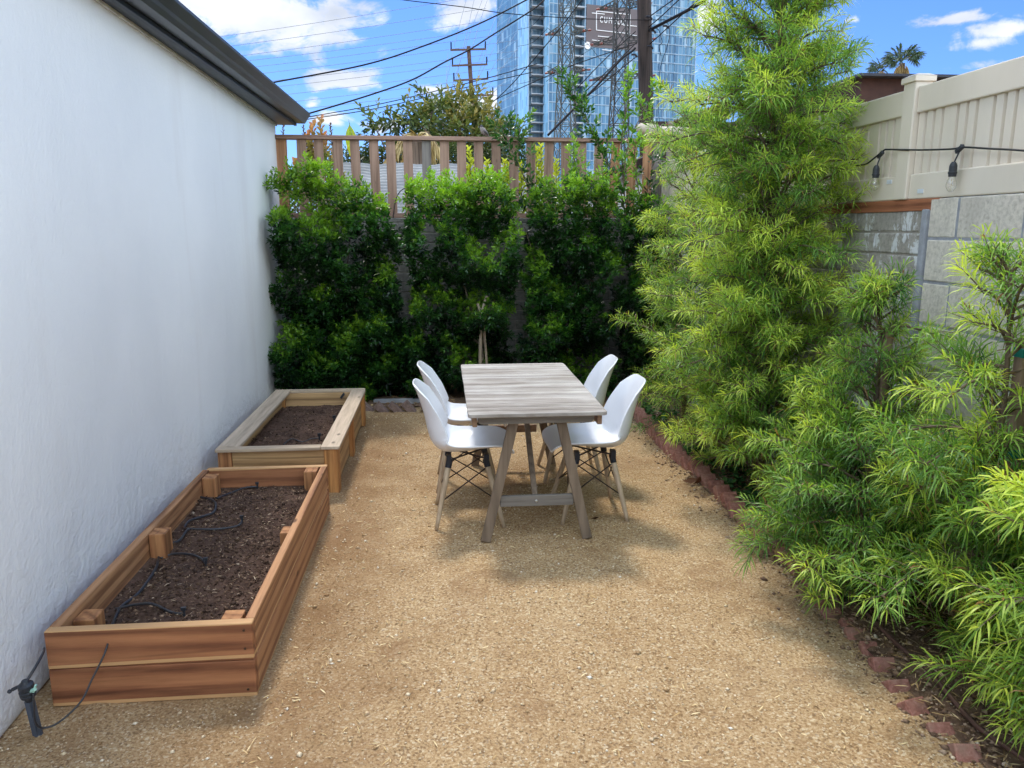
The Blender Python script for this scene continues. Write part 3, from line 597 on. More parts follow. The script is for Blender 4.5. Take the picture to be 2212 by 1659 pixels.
def chair(label):
    r = thing('dining_chair', label, 'chair', (0,0,0), 0, 'white shell chairs round the wooden table')
    s = shell().build('shell', M_shell, r, True, smooth=True)
    so_ = s.modifiers.new('thick', 'SOLIDIFY'); so_.thickness = 0.0075; so_.offset = 0
    bv = s.modifiers.new('rim', 'BEVEL'); bv.width = 0.003; bv.segments = 2; bv.limit_method = 'ANGLE'; bv.angle_limit = R(50)
    top = {}; bot = {}
    for sx in (1, -1):
        for sy in (1, -1):
            a = Vector((.012+sx*.105, sy*.115, .360)); b = Vector((.015+sx*(.195 if sx > 0 else .185), sy*.198, 0.0)); top[sx,sy] = a; bot[sx,sy] = b
            m = MB(); m.tube([b, b.lerp(a, .15), b.lerp(a, .7), a], [.0105,.0125,.0165,.0155], 12); m.build('leg', M_beech, r, True, smooth=True)
            m = MB(); q = b.lerp(a, .93); m.tube([q, a+(a-b).normalized()*.02], .0185, 10); m.box(a.x-.014, a.x+.014, a.y-.02, a.y+.02, a.z-.004, .408); m.build('leg_bracket', M_brk, r, True)
    m = MB()
    for (p, q) in (((1,1),(1,-1)),((-1,1),(-1,-1)),((1,1),(-1,1)),((1,-1),(-1,-1))):
        for (c1, c2) in ((p, q), (q, p)):
            m.tube([bot[c1].lerp(top[c1], .42), bot[c2].lerp(top[c2], .93)], .0038, 6)
    m.tube([top[1,1]+Vector((0,0,.015)), top[-1,-1]+Vector((0,0,.015))], .005, 6); m.tube([top[1,-1]+Vector((0,0,.02)), top[-1,1]+Vector((0,0,.02))], .005, 6)
    m.build('wire_struts', M_wire, r, True, smooth=True); return r
ch = chair('white shell chair at the near left corner of the wooden table'); ch.location = (0.118, 4.262, 0.0)
copy_tree(ch, (0.125, 4.86, 0), R(-1), 'white shell chair at the far left corner of the wooden table')
copy_tree(ch, (0.862, 4.272, 0), R(181.5), 'white shell chair at the near right corner of the wooden table')
copy_tree(ch, (0.868, 5.0, 0), R(179), 'white shell chair at the far right corner of the wooden table')
# ================================================================ block walls
def block_mat(name, lo, hi, stain, paint=0.0, rough_s=40):
    t = NT(name); v = t.coord(rnd=False); f = t.noise(v, rough_s, 6, 0.65); b = t.noise(v, 2.6, 5, 0.6, .4)
    c = t.ramp(t.attr('tone'), [(0, lo), (1, hi)]); c = t.mix(0.55, c, t.ramp(f, [(0.3, tuple(x*.6 for x in lo)), (0.55, hi), (0.8, tuple(min(1, x*1.2) for x in hi))]))
    c = t.mix(t.math('MULTIPLY', t.ramp(b, [(0.5, 0.0), (0.68, 1.0)]), 0.5), c, stain)
    st = t.noise(t.coord((6, 6, .7), False), 2.2, 5, .6); c = t.mix(t.math('MULTIPLY', t.ramp(st, [(0.55, 0.0), (0.7, 1.0)]), 0.4), c, stain)
    if paint:
        pn = t.ramp(t.noise(t.coord((1, 1, .55), False), 7.5, 9, 0.74, .3), [(0.54, 0.0), (0.57, 1.0)]); c = t.mix(t.math('MULTIPLY', pn, paint), c, (0.66,0.67,0.67))
    t.bsdf(c, 0.92, 0, 0.15, t.bump(f, 0.6, 0.006)); return t.m
M_old = block_mat('painted_grey_block', (0.265,0.24,0.205), (0.41,0.38,0.33), (0.18,0.16,0.135), 0.75)
M_new = block_mat('buff_grey_block', (0.50,0.445,0.365), (0.63,0.57,0.475), (0.37,0.325,0.27), 0, 55)
M_backb = block_mat('dull_grey_block', (0.17,0.16,0.14), (0.26,0.245,0.22), (0.10,0.09,0.08), 0)
M_mort = plain('grey_mortar', (0.27,0.275,0.29), 0.95, var=.2, vs=20, bump=.5)
M_mortd = plain('buff_mortar', (0.30,0.27,0.23), 0.95, var=.2, vs=20, bump=.5)
def block_wall(name, label, mat, mort, axis, a0, a1, face, thick, H, bw, bh, gap, proud, cat='wall'):
    """axis 'x': runs along x with its face at y=face looking to -y; axis 'y': runs along y with its face at x=face looking to -x"""
    m = MB(); k = 0; z = 0.0; row = 0
    while z < H - 0.02:
        z1 = min(z + bh, H); off = (bw/2 if row % 2 else 0); s = a0 - off
        while s < a1:
            e = min(s + bw, a1); b = max(s, a0)
            if e - b > 0.04:
                d = random.uniform(-.002, .003); j = random.uniform(-.002, .002); tn = random.random()
                if axis == 'y': m.box(face - proud - d, face + thick - .02, b + gap/2 + j, e - gap/2 + j, z + gap/2, z1 - gap/2*(z1 < H), tn)
                else: m.box(b + gap/2 + j, e - gap/2 + j, face - proud - d, face + thick - .02, z + gap/2, z1 - gap/2*(z1 < H), tn)
            s += bw
        z += bh; row += 1
    root = thing(name, label, cat, ((a0+a1)/2, face, 0) if axis == 'x' else (face, (a0+a1)/2, 0))
    m.build('blocks', mat, root, bevel=.006, attr=True)
    mb = MB()
    if axis == 'y': mb.box(face, face + thick - .03, a0 + .004, a1 - .004, 0, H - .006)
    else: mb.box(a0 + .004, a1 - .004, face, face + thick - .03, 0, H - .006)
    mb.build('mortar', mort, root); return root
WX = 2.30; BY = 8.02
block_wall('block_wall', 'older grey block wall with thin courses and flaking white paint at the right', M_old, M_mortd, 'y', 3.535, BY-.01, WX, .16, 1.738, .42, .1085, .010, .006)
block_wall('block_wall', 'newer buff block wall of large blocks at the right under the vinyl fence', M_new, M_mort, 'y', -1.5, 3.505, WX-.012, .2, 1.783, .40, .2, .012, .003)
m = MB(); m.box(WX-.03, WX+.1, 3.50, 3.54, 0, 1.735); tag(m.build('mortar_joint', M_mort, bevel=.006), 'vertical grey mortar seam between the older and newer block walls', 'mortar seam')
block_wall('block_wall', 'dull grey block wall behind the glossy hedge under the picket fence', M_backb, M_mortd, 'x', -1.63, 2.45, BY, .18, 1.745, .40, .1, .008, .005)
M_rust = wood('rust_brown_beam', (0.22,0.075,0.035), (0.40,0.16,0.075), 1)
m = MB(); m.box(WX-.014, WX+.10, 3.44, 5.2, 1.729, 1.7855); tag(m.build('timber_beam', M_rust, bevel=.003), 'rust brown timber beam lying between the older block wall and vinyl fence', 'beam')
# ================================================================ vinyl fence on the right wall
t = NT('tan_vinyl'); v = t.coord(rnd=False); f = t.noise(t.coord((1,1,.4), False), 3.0, 5); t.bsdf(t.ramp(f, [(0.3, (0.60,0.52,0.41)), (0.7, (0.69,0.605,0.49))]), 0.42, 0, 0.4, t.bump(t.noise(v, 40, 3), .05, .002)); M_vinyl = t.m
vf = thing('vinyl_fence', 'tan vinyl fence with grooved panels on top of the right block wall', 'fence', (WX, 3, 1.79))
def vpanel(y0, y1):
    m = MB(); m.box(WX-.012, WX+.045, y0, y1, 2.19, 2.312); m.build('top_rail', M_vinyl, vf, bevel=.006)
    m = MB(); m.box(WX-.012, WX+.045, y0, y1, 1.786, 1.905); m.build('bottom_rail', M_vinyl, vf, bevel=.006)
    prof = []; y = y0
    k = 0
    while y < y1:
        w = (.095, .052, .052)[k % 3]; e = min(y + w, y1); g = .011
        prof += [(y+g*.45, WX+.002), (e-g*.45, WX+.002), (e-g*.1, WX+.024), (e+g*.9, WX+.024)]; y = e + g; k += 1
    vs_ = [(b, a, 1.90) for a, b in prof] + [(b, a, 2.195) for a, b in prof]; n = len(prof)
    m = MB(); m.add(vs_, [(i, i+1, i+1+n, i+n) for i in range(n-1)]); m.box(WX+.026, WX+.036, y0, y1, 1.90, 2.195); m.build('grooved_panel', M_vinyl, vf)
vpanel(-1.0, 1.214); vpanel(1.316, 3.689); vpanel(3.791, 6.014); vpanel(6.116, 8.2)
for y in (1.265, 3.74, 6.065):
    m = MB(); m.box(WX-.028, WX+.06, y-.050, y+.050, 1.786, 2.345); p = m.build('post', M_vinyl, vf, bevel=.006)
    m = MB(); m.box(WX-.038, WX+.07, y-.060, y+.060, 2.335, 2.362); m.add([(WX-.038,y-.060,2.362),(WX+.07,y-.060,2.362),(WX+.07,y+.060,2.362),(WX-.038,y+.060,2.362),(WX-.012,y-.035,2.374),(WX+.045,y-.035,2.374),(WX+.045,y+.035,2.374),(WX-.012,y+.035,2.374)], [(0,1,5,4),(1,2,6,5),(2,3,7,6),(3,0,4,7),(4,5,6,7)]); m.build('post_cap', M_vinyl, p, bevel=.004)
M_stick = plain('silver_tape', (0.66,0.68,0.71), 0.35, 0.2, 0.5, .15, 30)
for px, py in ((1988, 413), (1921, 393)):
    r = ray(px, py); k = (WX-.0125)/r.x; y = k*r.y; z = CAM_H + k*r.z
    m = MB(); m.box(WX-.0155, WX-.0122, y-.024, y+.020, z-.010, z+.010); tag(m.build('tape_patch', M_stick), 'small silver tape scrap on the vinyl rail ' + ('right of the post' if px > 1950 else 'left of the post'), 'tape')
# ================================================================ string lights
M_cord = plain('black_rubber_cord', (0.018,0.018,0.020), 0.5, 0, .4)
M_sock = plain('black_socket', (0.028,0.03,0.034), 0.45, 0, .4)
t = NT('clear_bulb_glass'); g_ = t.n('ShaderNodeBsdfGlass'); g_.inputs['IOR'].default_value = 1.12; g_.inputs['Roughness'].default_value = 0.02; g_.inputs['Color'].default_value = (.97,.95,.9,1)
tr_ = t.n('ShaderNodeBsdfTransparent'); gl_ = t.n('ShaderNodeBsdfGlossy'); gl_.inputs['Roughness'].default_value = .05; mx1 = t.n('ShaderNodeMixShader'); mx1.inputs[0].default_value = .55
mx2 = t.n('ShaderNodeMixShader'); mx2.inputs[0].default_value = .12; t.l(tr_.outputs[0], mx1.inputs[2]); t.l(g_.outputs[0], mx1.inputs[1]); t.l(mx1.outputs[0], mx2.inputs[1]); t.l(gl_.outputs[0], mx2.inputs[2]); t.l(mx2.outputs[0], t.out.inputs['Surface']); M_glass = t.m
M_fil = plain('brass_filament', (0.7,0.55,0.3), 0.4, .6)
def bulb(root, hang, dx=-.006, dy=.03, s=1.0, parent=None):
    hang = Vector(hang); a = hang + Vector((dx, dy, -.052*s))
    m = MB(); m.tube([hang, hang.lerp(a, .6), a], .0035*s, 8); m.lathe(a, [(.007,.006),(.013,.0),(.0165,-.010),(.0168,-.034),(.019,-.036),(.019,-.042),(.0168,-.044),(.016,-.056)][::-1] if False else [(.016*s,-.056*s),(.0168*s,-.044*s),(.019*s,-.042*s),(.019*s,-.036*s),(.0168*s,-.034*s),(.0165*s,-.010*s),(.013*s,0),(.007*s,.008*s)], 16)
    sk = m.build('socket', M_sock, root, smooth=False)
    m = MB(); m.lathe(a, [(.003*s,-.122*s),(.012*s,-.117*s),(.0205*s,-.103*s),(.0225*s,-.090*s),(.019*s,-.075*s),(.0135*s,-.062*s),(.0125*s,-.055*s)], 18); b = m.build('bulb', M_glass, sk, smooth=True)
    m = MB(); m.tube([a+Vector((0,0,-.06)), a+Vector((.004,.003,-.095)), a+Vector((-.003,-.002,-.075)), a+Vector((0,0,-.06))], .0012*s, 5); m.build('filament', M_fil, b)
st_ = thing('string_light', 'black string light cable with clear bulbs along the tan vinyl fence', 'string light', (WX-.03, 3.3, 2.05))
cx = WX - .022
def onx(px, py, X=cx):
    r = ray(px, py); t = X / r.x; return Vector((X, t*r.y, CAM_H + t*r.z))
c1 = [onx(1700, 345), onx(1760, 330)] + [onx(1828, 334), onx(1850, 355), onx(1880, 355), onx(1900, 342), onx(1913, 325), onx(1925, 323), onx(1990, 324), onx(2060, 322), onx(2085, 318), onx(2140, 321), onx(2212, 325), onx(2300, 335)]
c1 = [Vector((cx - .01 - (.02 if i in (3,4,5) else 0), p.y, p.z)) for i, p in enumerate(c1)]
m = MB(); m.tube(smoothp(c1, 6), .0042, 8); m.build('cable', M_cord, st_, smooth=True)
for (px, py) in ((1908, 334), (2080, 322)):
    h = onx(px, py); h.x = cx - .014
    m = MB(); m.bar(h + Vector((0,.022,-.012)), h + Vector((0,-.02,.012)), .016, .018); m.bar(h+Vector((.012,.008,.012)), h+Vector((.012,.016,.022)), .006, .006); m.build('cable_joint', M_sock, st_, bevel=.003)
    bulb(st_, h + Vector((0, 0, -.008)), -.012, .014 if px > 2000 else 0.008)
# ================================================================ picket fence at the back
FY = 8.10
M_pick = wood('brown_picket', (0.27,0.155,0.105), (0.45,0.285,0.205), 2, contrast=.5)
M_pickl = wood('orange_brown_picket', (0.33,0.15,0.07), (0.52,0.27,0.14), 2, contrast=.6)
M_pickg = wood('weathered_grey_picket', (0.17,0.14,0.12), (0.30,0.26,0.23), 2, contrast=.6)
M_railx = wood('brown_fence_rail', (0.23,0.125,0.09), (0.40,0.25,0.185), 0, contrast=.5)
pf_ = thing('picket_fence', 'brown wooden picket fence with open gaps on top of the back block wall', 'fence', (0.3, FY, 1.745))
m = MB(); m.box(-1.64, 2.36, FY-.045, FY+.075, 2.508, 2.546); m.build('cap_rail', M_railx, pf_, bevel=.003)
m = MB(); m.box(-1.64, 2.36, FY-.03, FY+.07, 1.748, 1.795); m.build('bottom_rail', M_railx, pf_, bevel=.003)
m = MB(); m.box(-1.635, -1.605, FY-.02, FY+.06, 1.796, 2.507); m.build('post', M_pickl, pf_, bevel=.003)
m = MB(); m.box(2.20, 2.29, FY-.02, FY+.07, 1.796, 2.507); m.build('post', M_pickg, pf_, bevel=.003)
pxs = [(610,385),(655,385),(692,385),(732,385),(771,385),(811,385),(847,385),(884,385),(922,385),(960,385),(998,385),(1036,385),(1073,385),(1110,385),(1147,385),(1184,385),(1221,385),(1257,385),(1292,385),(1328,385),(1364,385),(1396,385)]
for i, (px, py) in enumerate(pxs):
    x = at(px, py, FY).x + random.uniform(-.006, .006); tl = random.uniform(-.008, .008); w = .092 if i else .11
    m = MB(); m.bar((x - tl, FY + (.004 if i % 2 else .0), 1.796), (x + tl, FY, 2.507), w if False else .019, w, (1, 0, 0))
    mt = M_pickg if i == 8 else (M_pickl if i in (0, 19, 20, 21) else M_pick)
    o = m.build('picket', mt, pf_, bevel=.002)
    if i == 8: o['label'] = 'grey weathered picket'
st2 = thing('string_light', 'black light cord with one bulb drooping across the back picket fence', 'string light', (0.5, FY-.06, 2.1))
def ony(px, py, Y=FY-.035): return at(px, py, Y)
m = MB(); m.tube(smoothp([ony(820,430), ony(826,440), ony(832,452), ony(838,470)]), .005, 6); m.tube(smoothp([ony(1034,404), ony(1052,406), ony(1100,410), ony(1150,412), ony(1190,421), ony(1232,432), ony(1280,428), ony(1330,432)]), .0045, 6)
m.tube(smoothp([ony(1036,474), ony(1040,463)]), .0045, 6); m.tube(smoothp([ony(848,478), ony(850,465), ony(853,440), ony(860,420), ony(872,408), ony(900,404), ony(1034,404)]), .005, 6); m.build('cable', M_cord, st2, smooth=True)
bulb(st2, ony(1126, 416, FY-.05), 0, 0, 1.15)
# small bird on the rail
bird = thing('bird', 'small grey brown bird perched on the back fence rail', 'bird', (1, FY+.01, 2.547))
bc = Vector((at((1640+960*400/2212)/1.736, 300, FY).x, FY+.01, 2.547)); bird.location = bc
t = NT('grey_brown_feathers'); vv = t.coord(rnd=False); s3 = t.n('ShaderNodeSeparateXYZ'); t.l(vv, s3.inputs[0])
t.bsdf(t.mix(t.ramp(t.noise(vv, 70, 4), [(.4,0.0),(.6,1.0)]), (0.20,0.165,0.15), (0.30,0.26,0.24)), .8, 0, .2); M_feather = t.m
m = MB(); ax = [Vector((.052,0,.012)), Vector((.038,0,.022)), Vector((.022,0,.036)), Vector((.004,0,.052)), Vector((-.008,0,.068)), Vector((-.017,0,.084)), Vector((-.020,0,.096)), Vector((-.020,0,.108)), Vector((-.018,0,.114))]
m.tube([bc+a for a in ax], [.006,.016,.024,.029,.028,.021,.018,.014,.004], 12); m.build('body', M_feather, bird, smooth=True)
m = MB(); m.bar(bc+Vector((.040,0,.024)), bc+Vector((.085,0,-.012)), .016, .005); m.build('tail', M_feather, bird)
for sy in (-1, 1):
    m = MB(); m.tube([bc+Vector((-.002,sy*.023,.066)), bc+Vector((.02,sy*.027,.045)), bc+Vector((.048,sy*.016,.018))], [.008,.014,.002], 8); m.build('wing', plain('wing_feathers', (0.11,0.09,0.085), .8), bird, smooth=True)
    m = MB(); m.tube([bc+Vector((.004,sy*.010,.028)), bc+Vector((.002,sy*.011,.0))], .0022, 6); m.build('leg', M_brk, bird)
m = MB(); m.lathe(bc+Vector((-.036,0,.099)), [(.0045,0),(.0005,.014)], 8, axis=(-1,0,-.1)); m.build('beak', M_brk, bird)
m = MB(); m.lathe(bc+Vector((-.020,0,.104)), [(.0185,-.002),(.0165,.006),(.009,.012),(.002,.0145)], 10); m.build('head_cap', M_brk, bird, smooth=True)
# ================================================================ brick edging
t = NT('red_brick'); v = t.coord(); f = t.noise(v, 45, 5, .7); c = t.ramp(f, [(0.3, (0.22,0.095,0.07)), (0.55, (0.36,0.165,0.125)), (0.8, (0.50,0.29,0.235))])
c = t.mix(t.math('MULTIPLY', t.ramp(t.noise(v, 9, 5), [(.5, 0.0), (.7, 1.0)]), .5), c, (0.34,0.25,0.18)); t.bsdf(c, .9, 0, .15, t.bump(f, .7, .005)); M_brick = t.m
t = NT('grey_brown_brick'); v = t.coord(); f = t.noise(v, 45, 5, .7); t.bsdf(t.ramp(f, [(.3, (0.13,0.085,0.07)), (.7, (0.30,0.21,0.175))]), .9, 0, .15, t.bump(f, .7, .005)); M_brickg = t.m
def brick_mesh(sd):
    random.seed(sd); m = MB(); L, Wd, T = .195, .092, .058; n = 4
    m.box(-L/2, L/2, -Wd/2, Wd/2, -T/2, T/2)
    me = m.build('brick', M_brick, local=True, bevel=.005); return me
def brick(x, y, z, ry, rzz, label, mat, group, tmpl=None):
    o = tmpl.copy(); C.objects.link(o); o.location = (x, y, z)
    o.rotation_euler = (ry, 0, rzz); o['label'] = label; o['group'] = group; o['category'] = 'brick'; return o
tm = brick_mesh(3); tm2 = brick_mesh(4); tm2.data = tm2.data.copy(); tm2.data.materials.clear(); tm2.data.materials.append(M_brickg)
y = 3.72; i = 0
first = True
def edge_x(y): return 1.70 + .015*math.sin(y*3.1)
# leaning in a row: each brick's long side runs up and along the border
while y < 6.75:
    x = edge_x(y)
    o = tm if first else tm.copy()
    if not first: C.objects.link(o)
    first = False
    o.location = (x + random.uniform(-.008, .008), y, .0 + random.uniform(-.012, .008)); o.rotation_euler = (R(90)*0, R(0), 0)
    # long side in the y-z plane tilted 45 degrees
    o.rotation_euler = (Matrix.Rotation(R(random.uniform(-6, 6)), 3, 'Z') @ Matrix.Rotation(R(46 + random.uniform(-9, 9)), 3, 'X') @ Matrix.Rotation(R(90), 3, 'Z')).to_euler()
    tag(o, 'red brick tilted on its corner in the sawtooth border beside the chairs', 'brick', 'tilted red bricks edging the gravel')
    y += .128; i += 1
near = [(1775,1306,'S'),(1800,1330,'L'),(1838,1350,'S'),(1852,1372,'L'),(1880,1400,'S'),(1910,1440,'L'),(1945,1487,'M'),(1985,1532,'L'),(2040,1585,'L'),(2092,1632,'L'),(2130,1700,'L')]
for (px, py, s) in near:
    p = atz(px, py, .01); o = tm.copy(); C.objects.link(o); o.location = (p.x, p.y, -.022 + random.uniform(-.008, .008))
    o.rotation_euler = (Matrix.Rotation(R(random.uniform(-14, 14)), 3, 'Z') @ Matrix.Rotation(R(44 + random.uniform(-10, 10)), 3, 'X') @ Matrix.Rotation(R(90), 3, 'Z')).to_euler(); sc = .8 if s == 'S' else 1.0; o.scale = (sc*.62, sc*.9, sc*.95)
    tag(o, 'half buried red brick corner poking out of the soil edge in the right foreground', 'brick', 'half buried red bricks in the foreground edge')
y = 3.58
while y > 2.98:
    o = tm.copy(); C.objects.link(o); o.location = (edge_x(y)+.02, y, -.012); o.rotation_euler = (Matrix.Rotation(R(48), 3, 'X') @ Matrix.Rotation(R(90), 3, 'Z')).to_euler(); tag(o, 'red brick in the border under the drooping feathery leaves', 'brick', 'bricks under the drooping leaves'); y -= .13
fb_ = True
for j, (px, py) in enumerate([(797,884),(829,886),(860,885),(888,884),(925,884),(955,884)]):
    p = atz(px, py, .02); o = tm2 if fb_ else tm2.copy()
    if not fb_: C.objects.link(o)
    fb_ = False; o.location = (p.x, p.y+.03, .004); o.rotation_euler = (Matrix.Rotation(R(random.uniform(-8,8)), 3, 'Z') @ Matrix.Rotation(R(45+random.uniform(-5,5)), 3, 'Y')).to_euler()
    tag(o, 'grey brown brick standing on its corner at the foot of the back hedge', 'brick', 'corner up bricks along the back hedge')
random.seed(21)
M_edge = plain('grey_board', (0.28,0.28,0.29), .8)
m = MB(); m.box(-.66, .0, 7.20, 7.24, .0, .055); tag(m.build('edging_board', M_edge, bevel=.004), 'grey edging strip on the soil behind the back bricks', 'edging')
M_pipe = plain('brown_irrigation_pipe', (0.11,0.055,0.040), .55, 0, .35)
m = MB(); pp = [atz(x, y, .04) for x, y in [(1835,1300),(1870,1330),(1930,1392),(1995,1446),(2040,1500),(2100,1568),(2160,1612),(2230,1662)]]
m.tube(smoothp([(p.x+.01, p.y, .045) for p in pp]), .0085, 8); tag(m.build('irrigation_pipe', M_pipe, smooth=True), 'brown plastic pipe lying along the soil in the right foreground', 'pipe')
# curled dead leaf by the table leg and at the border
M_dead = leaf_mat('dead_leaf', (0.06,0.03,0.015), (0.16,0.07,0.035), (0.3,0.16,0.08), .7, .2, .1)
q = atz(1283, 1127); o = leaf_object('fallen_leaf', M_dead, [(q.x-.02, q.y, .02)], [(1, .2, .0)], .055, .03, [.1], None, -.1, 'leaf'); tag(o, 'dark curled leaf lying on the ground right of the table leg', 'leaf')
for (px, py, d) in ((1490,1045,(1,-.3,.1)),(1515,1050,(.8,.5,.2))):
    q = atz(px, py); o = leaf_object('fallen_leaf', M_dead, [(q.x-.05, q.y, .02)], [d], .11, .05, [.45], None, -.15, 'leaf'); tag(o, 'brown curled leaf at the red brick border, ' + ('left one of the pair' if px < 1500 else 'right one of the pair'), 'leaf')
# ================================================================ hedge shrubs
M_bark = wood('pale_bark', (0.20,0.15,0.10), (0.42,0.34,0.25), 2)
M_barkd = wood('brown_bark', (0.10,0.065,0.045), (0.24,0.17,0.12), 2)
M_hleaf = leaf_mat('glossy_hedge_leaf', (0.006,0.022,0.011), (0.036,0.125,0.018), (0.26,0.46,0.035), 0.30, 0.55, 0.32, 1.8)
def nz(x, y, z, s, o=0): return noise.noise(Vector((x*s+o, y*s, z*s)))
def shoot(Lv, p, d, n, ll, age, spread=.9, lw=.42, step=.012):
    """a leafy shoot tip: leaves set alternately round a short stem"""
    d = d.normalized(); a = d.orthogonal().normalized(); b = d.cross(a); ph = random.random()*6.28
    for i in range(n):
        ph += 2.4; o = a*math.cos(ph) + b*math.sin(ph); f = i/max(1, n-1)
        dd = d*(.35 + .75*f) + o*spread*(1-.45*f) + Vector((0,0,.1)); s = ll*random.uniform(.7, 1.15)*(1-.25*f)
        Lv.add(p + d*step*i, dd, s, s*lw*random.uniform(.8, 1.1), min(1, max(0, age + .22*(f-.4) + random.gauss(0, .07))))
def stem_net(m, base, tips, r0, mid=.55):
    for tp in tips:
        q = base.lerp(tp, mid) + Vector((random.uniform(-.06,.06), random.uniform(-.04,.04), random.uniform(.0,.1)))
        m.tube(smoothp([base, base.lerp(q, .5)+rv(.015), q, tp], 4), [r0*(1-.75*i/12) for i in range(13)], 6)
def hedge_shrub(label, x0, x1, topf, seed, dens=1.0, base=None, lean=0.0, gapk=0.0, low=0.05):
    root = thing('hedge_shrub', label, 'shrub', ((x0+x1)/2, 7.6, 0), 0, 'glossy leaved shrubs trained against the back wall')
    Lv = Leaves(); rs = random.Random(seed); cx_ = (x0+x1)/2; hw = (x1-x0)/2
    n = int(900*dens*(x1-x0)*1.0/1.0)
    made = 0; tries = 0
    while made < n*2.0 and tries < n*12:
        tries += 1
        x = rs.uniform(x0, x1); zt_ = topf(x); z = rs.uniform(low, zt_+.05)
        e = min((x-x0), (x1-x))/.20 - .12; big = nz(x, z, seed, 2.3) ; bl = nz(x, z, seed+3, 5.2)
        edge = min(1, e) + big*.9 + bl*.45
        if edge < .05: continue
        if (zt_-z) < .12*abs(bl)*2 and rs.random() < .5: continue
        if big + .5*bl < -.60 + gapk: continue                       # gaps that show the wall
        prot = .30 + .55*max(-.5, nz(x, z, seed+9, 3.4)) + .16*nz(x, z, seed+5, 9.0)
        if z > 1.75: prot = max(.05, prot*.55 + .08)
        y = 7.72 - max(.02, prot) + rs.uniform(-.05, .06)
        outer = rs.random() < .66
        if not outer: y += rs.uniform(.08, .3)
        # new growth up high; lit clump tops and shaded insides put into leaf age
        ups = nz(x, z+.10, seed+9, 3.4) - nz(x, z-.10, seed+9, 3.4)
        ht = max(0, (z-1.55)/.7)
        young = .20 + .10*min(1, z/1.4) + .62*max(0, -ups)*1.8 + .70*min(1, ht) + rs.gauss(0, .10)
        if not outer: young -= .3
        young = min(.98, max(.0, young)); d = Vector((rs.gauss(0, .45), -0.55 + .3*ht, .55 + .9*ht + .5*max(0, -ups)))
        if rs.random() < .25: d = Vector((rs.gauss(0, 1), -1, rs.gauss(-.1, .5)))
        shoot(Lv, Vector((x, y, z)), d, rs.randint(7, 11), .066 if ht < .5 else .068, young*.8 if ht < .3 else young, .95, .46, .007 if ht < .4 else .011)
        made += 1
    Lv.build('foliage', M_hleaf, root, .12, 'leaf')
    m = MB(); b = Vector(base or (cx_, 7.55, 0)); tips = [Vector((x0+(x1-x0)*(i+.5)/7, 7.62+rs.uniform(-.05,.1), topf(x0+(x1-x0)*(i+.5)/7)*rs.uniform(.5, .92))) for i in range(7)]
    fork = Vector((b.x+.02, 7.6, .5)); m.tube(smoothp([b-Vector((0,0,.03)), b+Vector((.01,.01,.3)), fork], 4), [.022,.021,.02,.02,.019,.018,.018,.017,.016], 8); stem_net(m, fork, tips, .012); m.build('trunk', M_barkd if base is None else M_bark, root, smooth=True)
    return root
SH = []
def X75(px): return at(px, 600, 7.4).x
def Z75(py): return at(900, py, 7.4).z
def topline(pts):
    P_ = [(X75(a), Z75(b)) for a, b in pts]
    def f(x):
        if x <= P_[0][0]: return P_[0][1]
        for (a, za), (b, zb) in zip(P_, P_[1:]):
            if x <= b: return za + (zb-za)*(x-a)/(b-a)
        return P_[-1][1]
    return f
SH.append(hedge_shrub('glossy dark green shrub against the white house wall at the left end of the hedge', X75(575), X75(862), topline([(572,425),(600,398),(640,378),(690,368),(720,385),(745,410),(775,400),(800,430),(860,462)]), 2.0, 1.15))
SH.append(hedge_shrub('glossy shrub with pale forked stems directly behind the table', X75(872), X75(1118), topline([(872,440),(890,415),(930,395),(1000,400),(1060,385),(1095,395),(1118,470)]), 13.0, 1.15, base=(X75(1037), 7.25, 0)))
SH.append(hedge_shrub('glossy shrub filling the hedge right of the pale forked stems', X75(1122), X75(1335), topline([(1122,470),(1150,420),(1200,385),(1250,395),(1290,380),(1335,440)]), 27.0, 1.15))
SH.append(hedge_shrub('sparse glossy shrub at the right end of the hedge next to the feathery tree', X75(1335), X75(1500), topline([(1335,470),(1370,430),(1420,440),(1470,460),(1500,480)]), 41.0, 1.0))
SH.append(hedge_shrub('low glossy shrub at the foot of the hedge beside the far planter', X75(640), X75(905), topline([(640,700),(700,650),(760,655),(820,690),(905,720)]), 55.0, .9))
root = SH[1]; bx0 = X75(1036)
m = MB(); m.tube(smoothp([(bx0, 7.20, 0), (bx0-.01, 7.2, .35), (bx0-.005, 7.2, .62), (bx0+.01, 7.22, .85), (bx0+.06, 7.25, 1.02)], 4), .017, 8); m.build('stem', M_bark, root, smooth=True)['label'] = 'pale forked stem'
m = MB(); m.tube(smoothp([(bx0+.05, 7.22, 0), (bx0+.052, 7.21, .35), (bx0+.035, 7.2, .6), (bx0+.02, 7.21, .8), (bx0-.03, 7.25, .95)], 4), .013, 8); m.build('stem', M_bark, root, smooth=True)['label'] = 'pale forked stem'
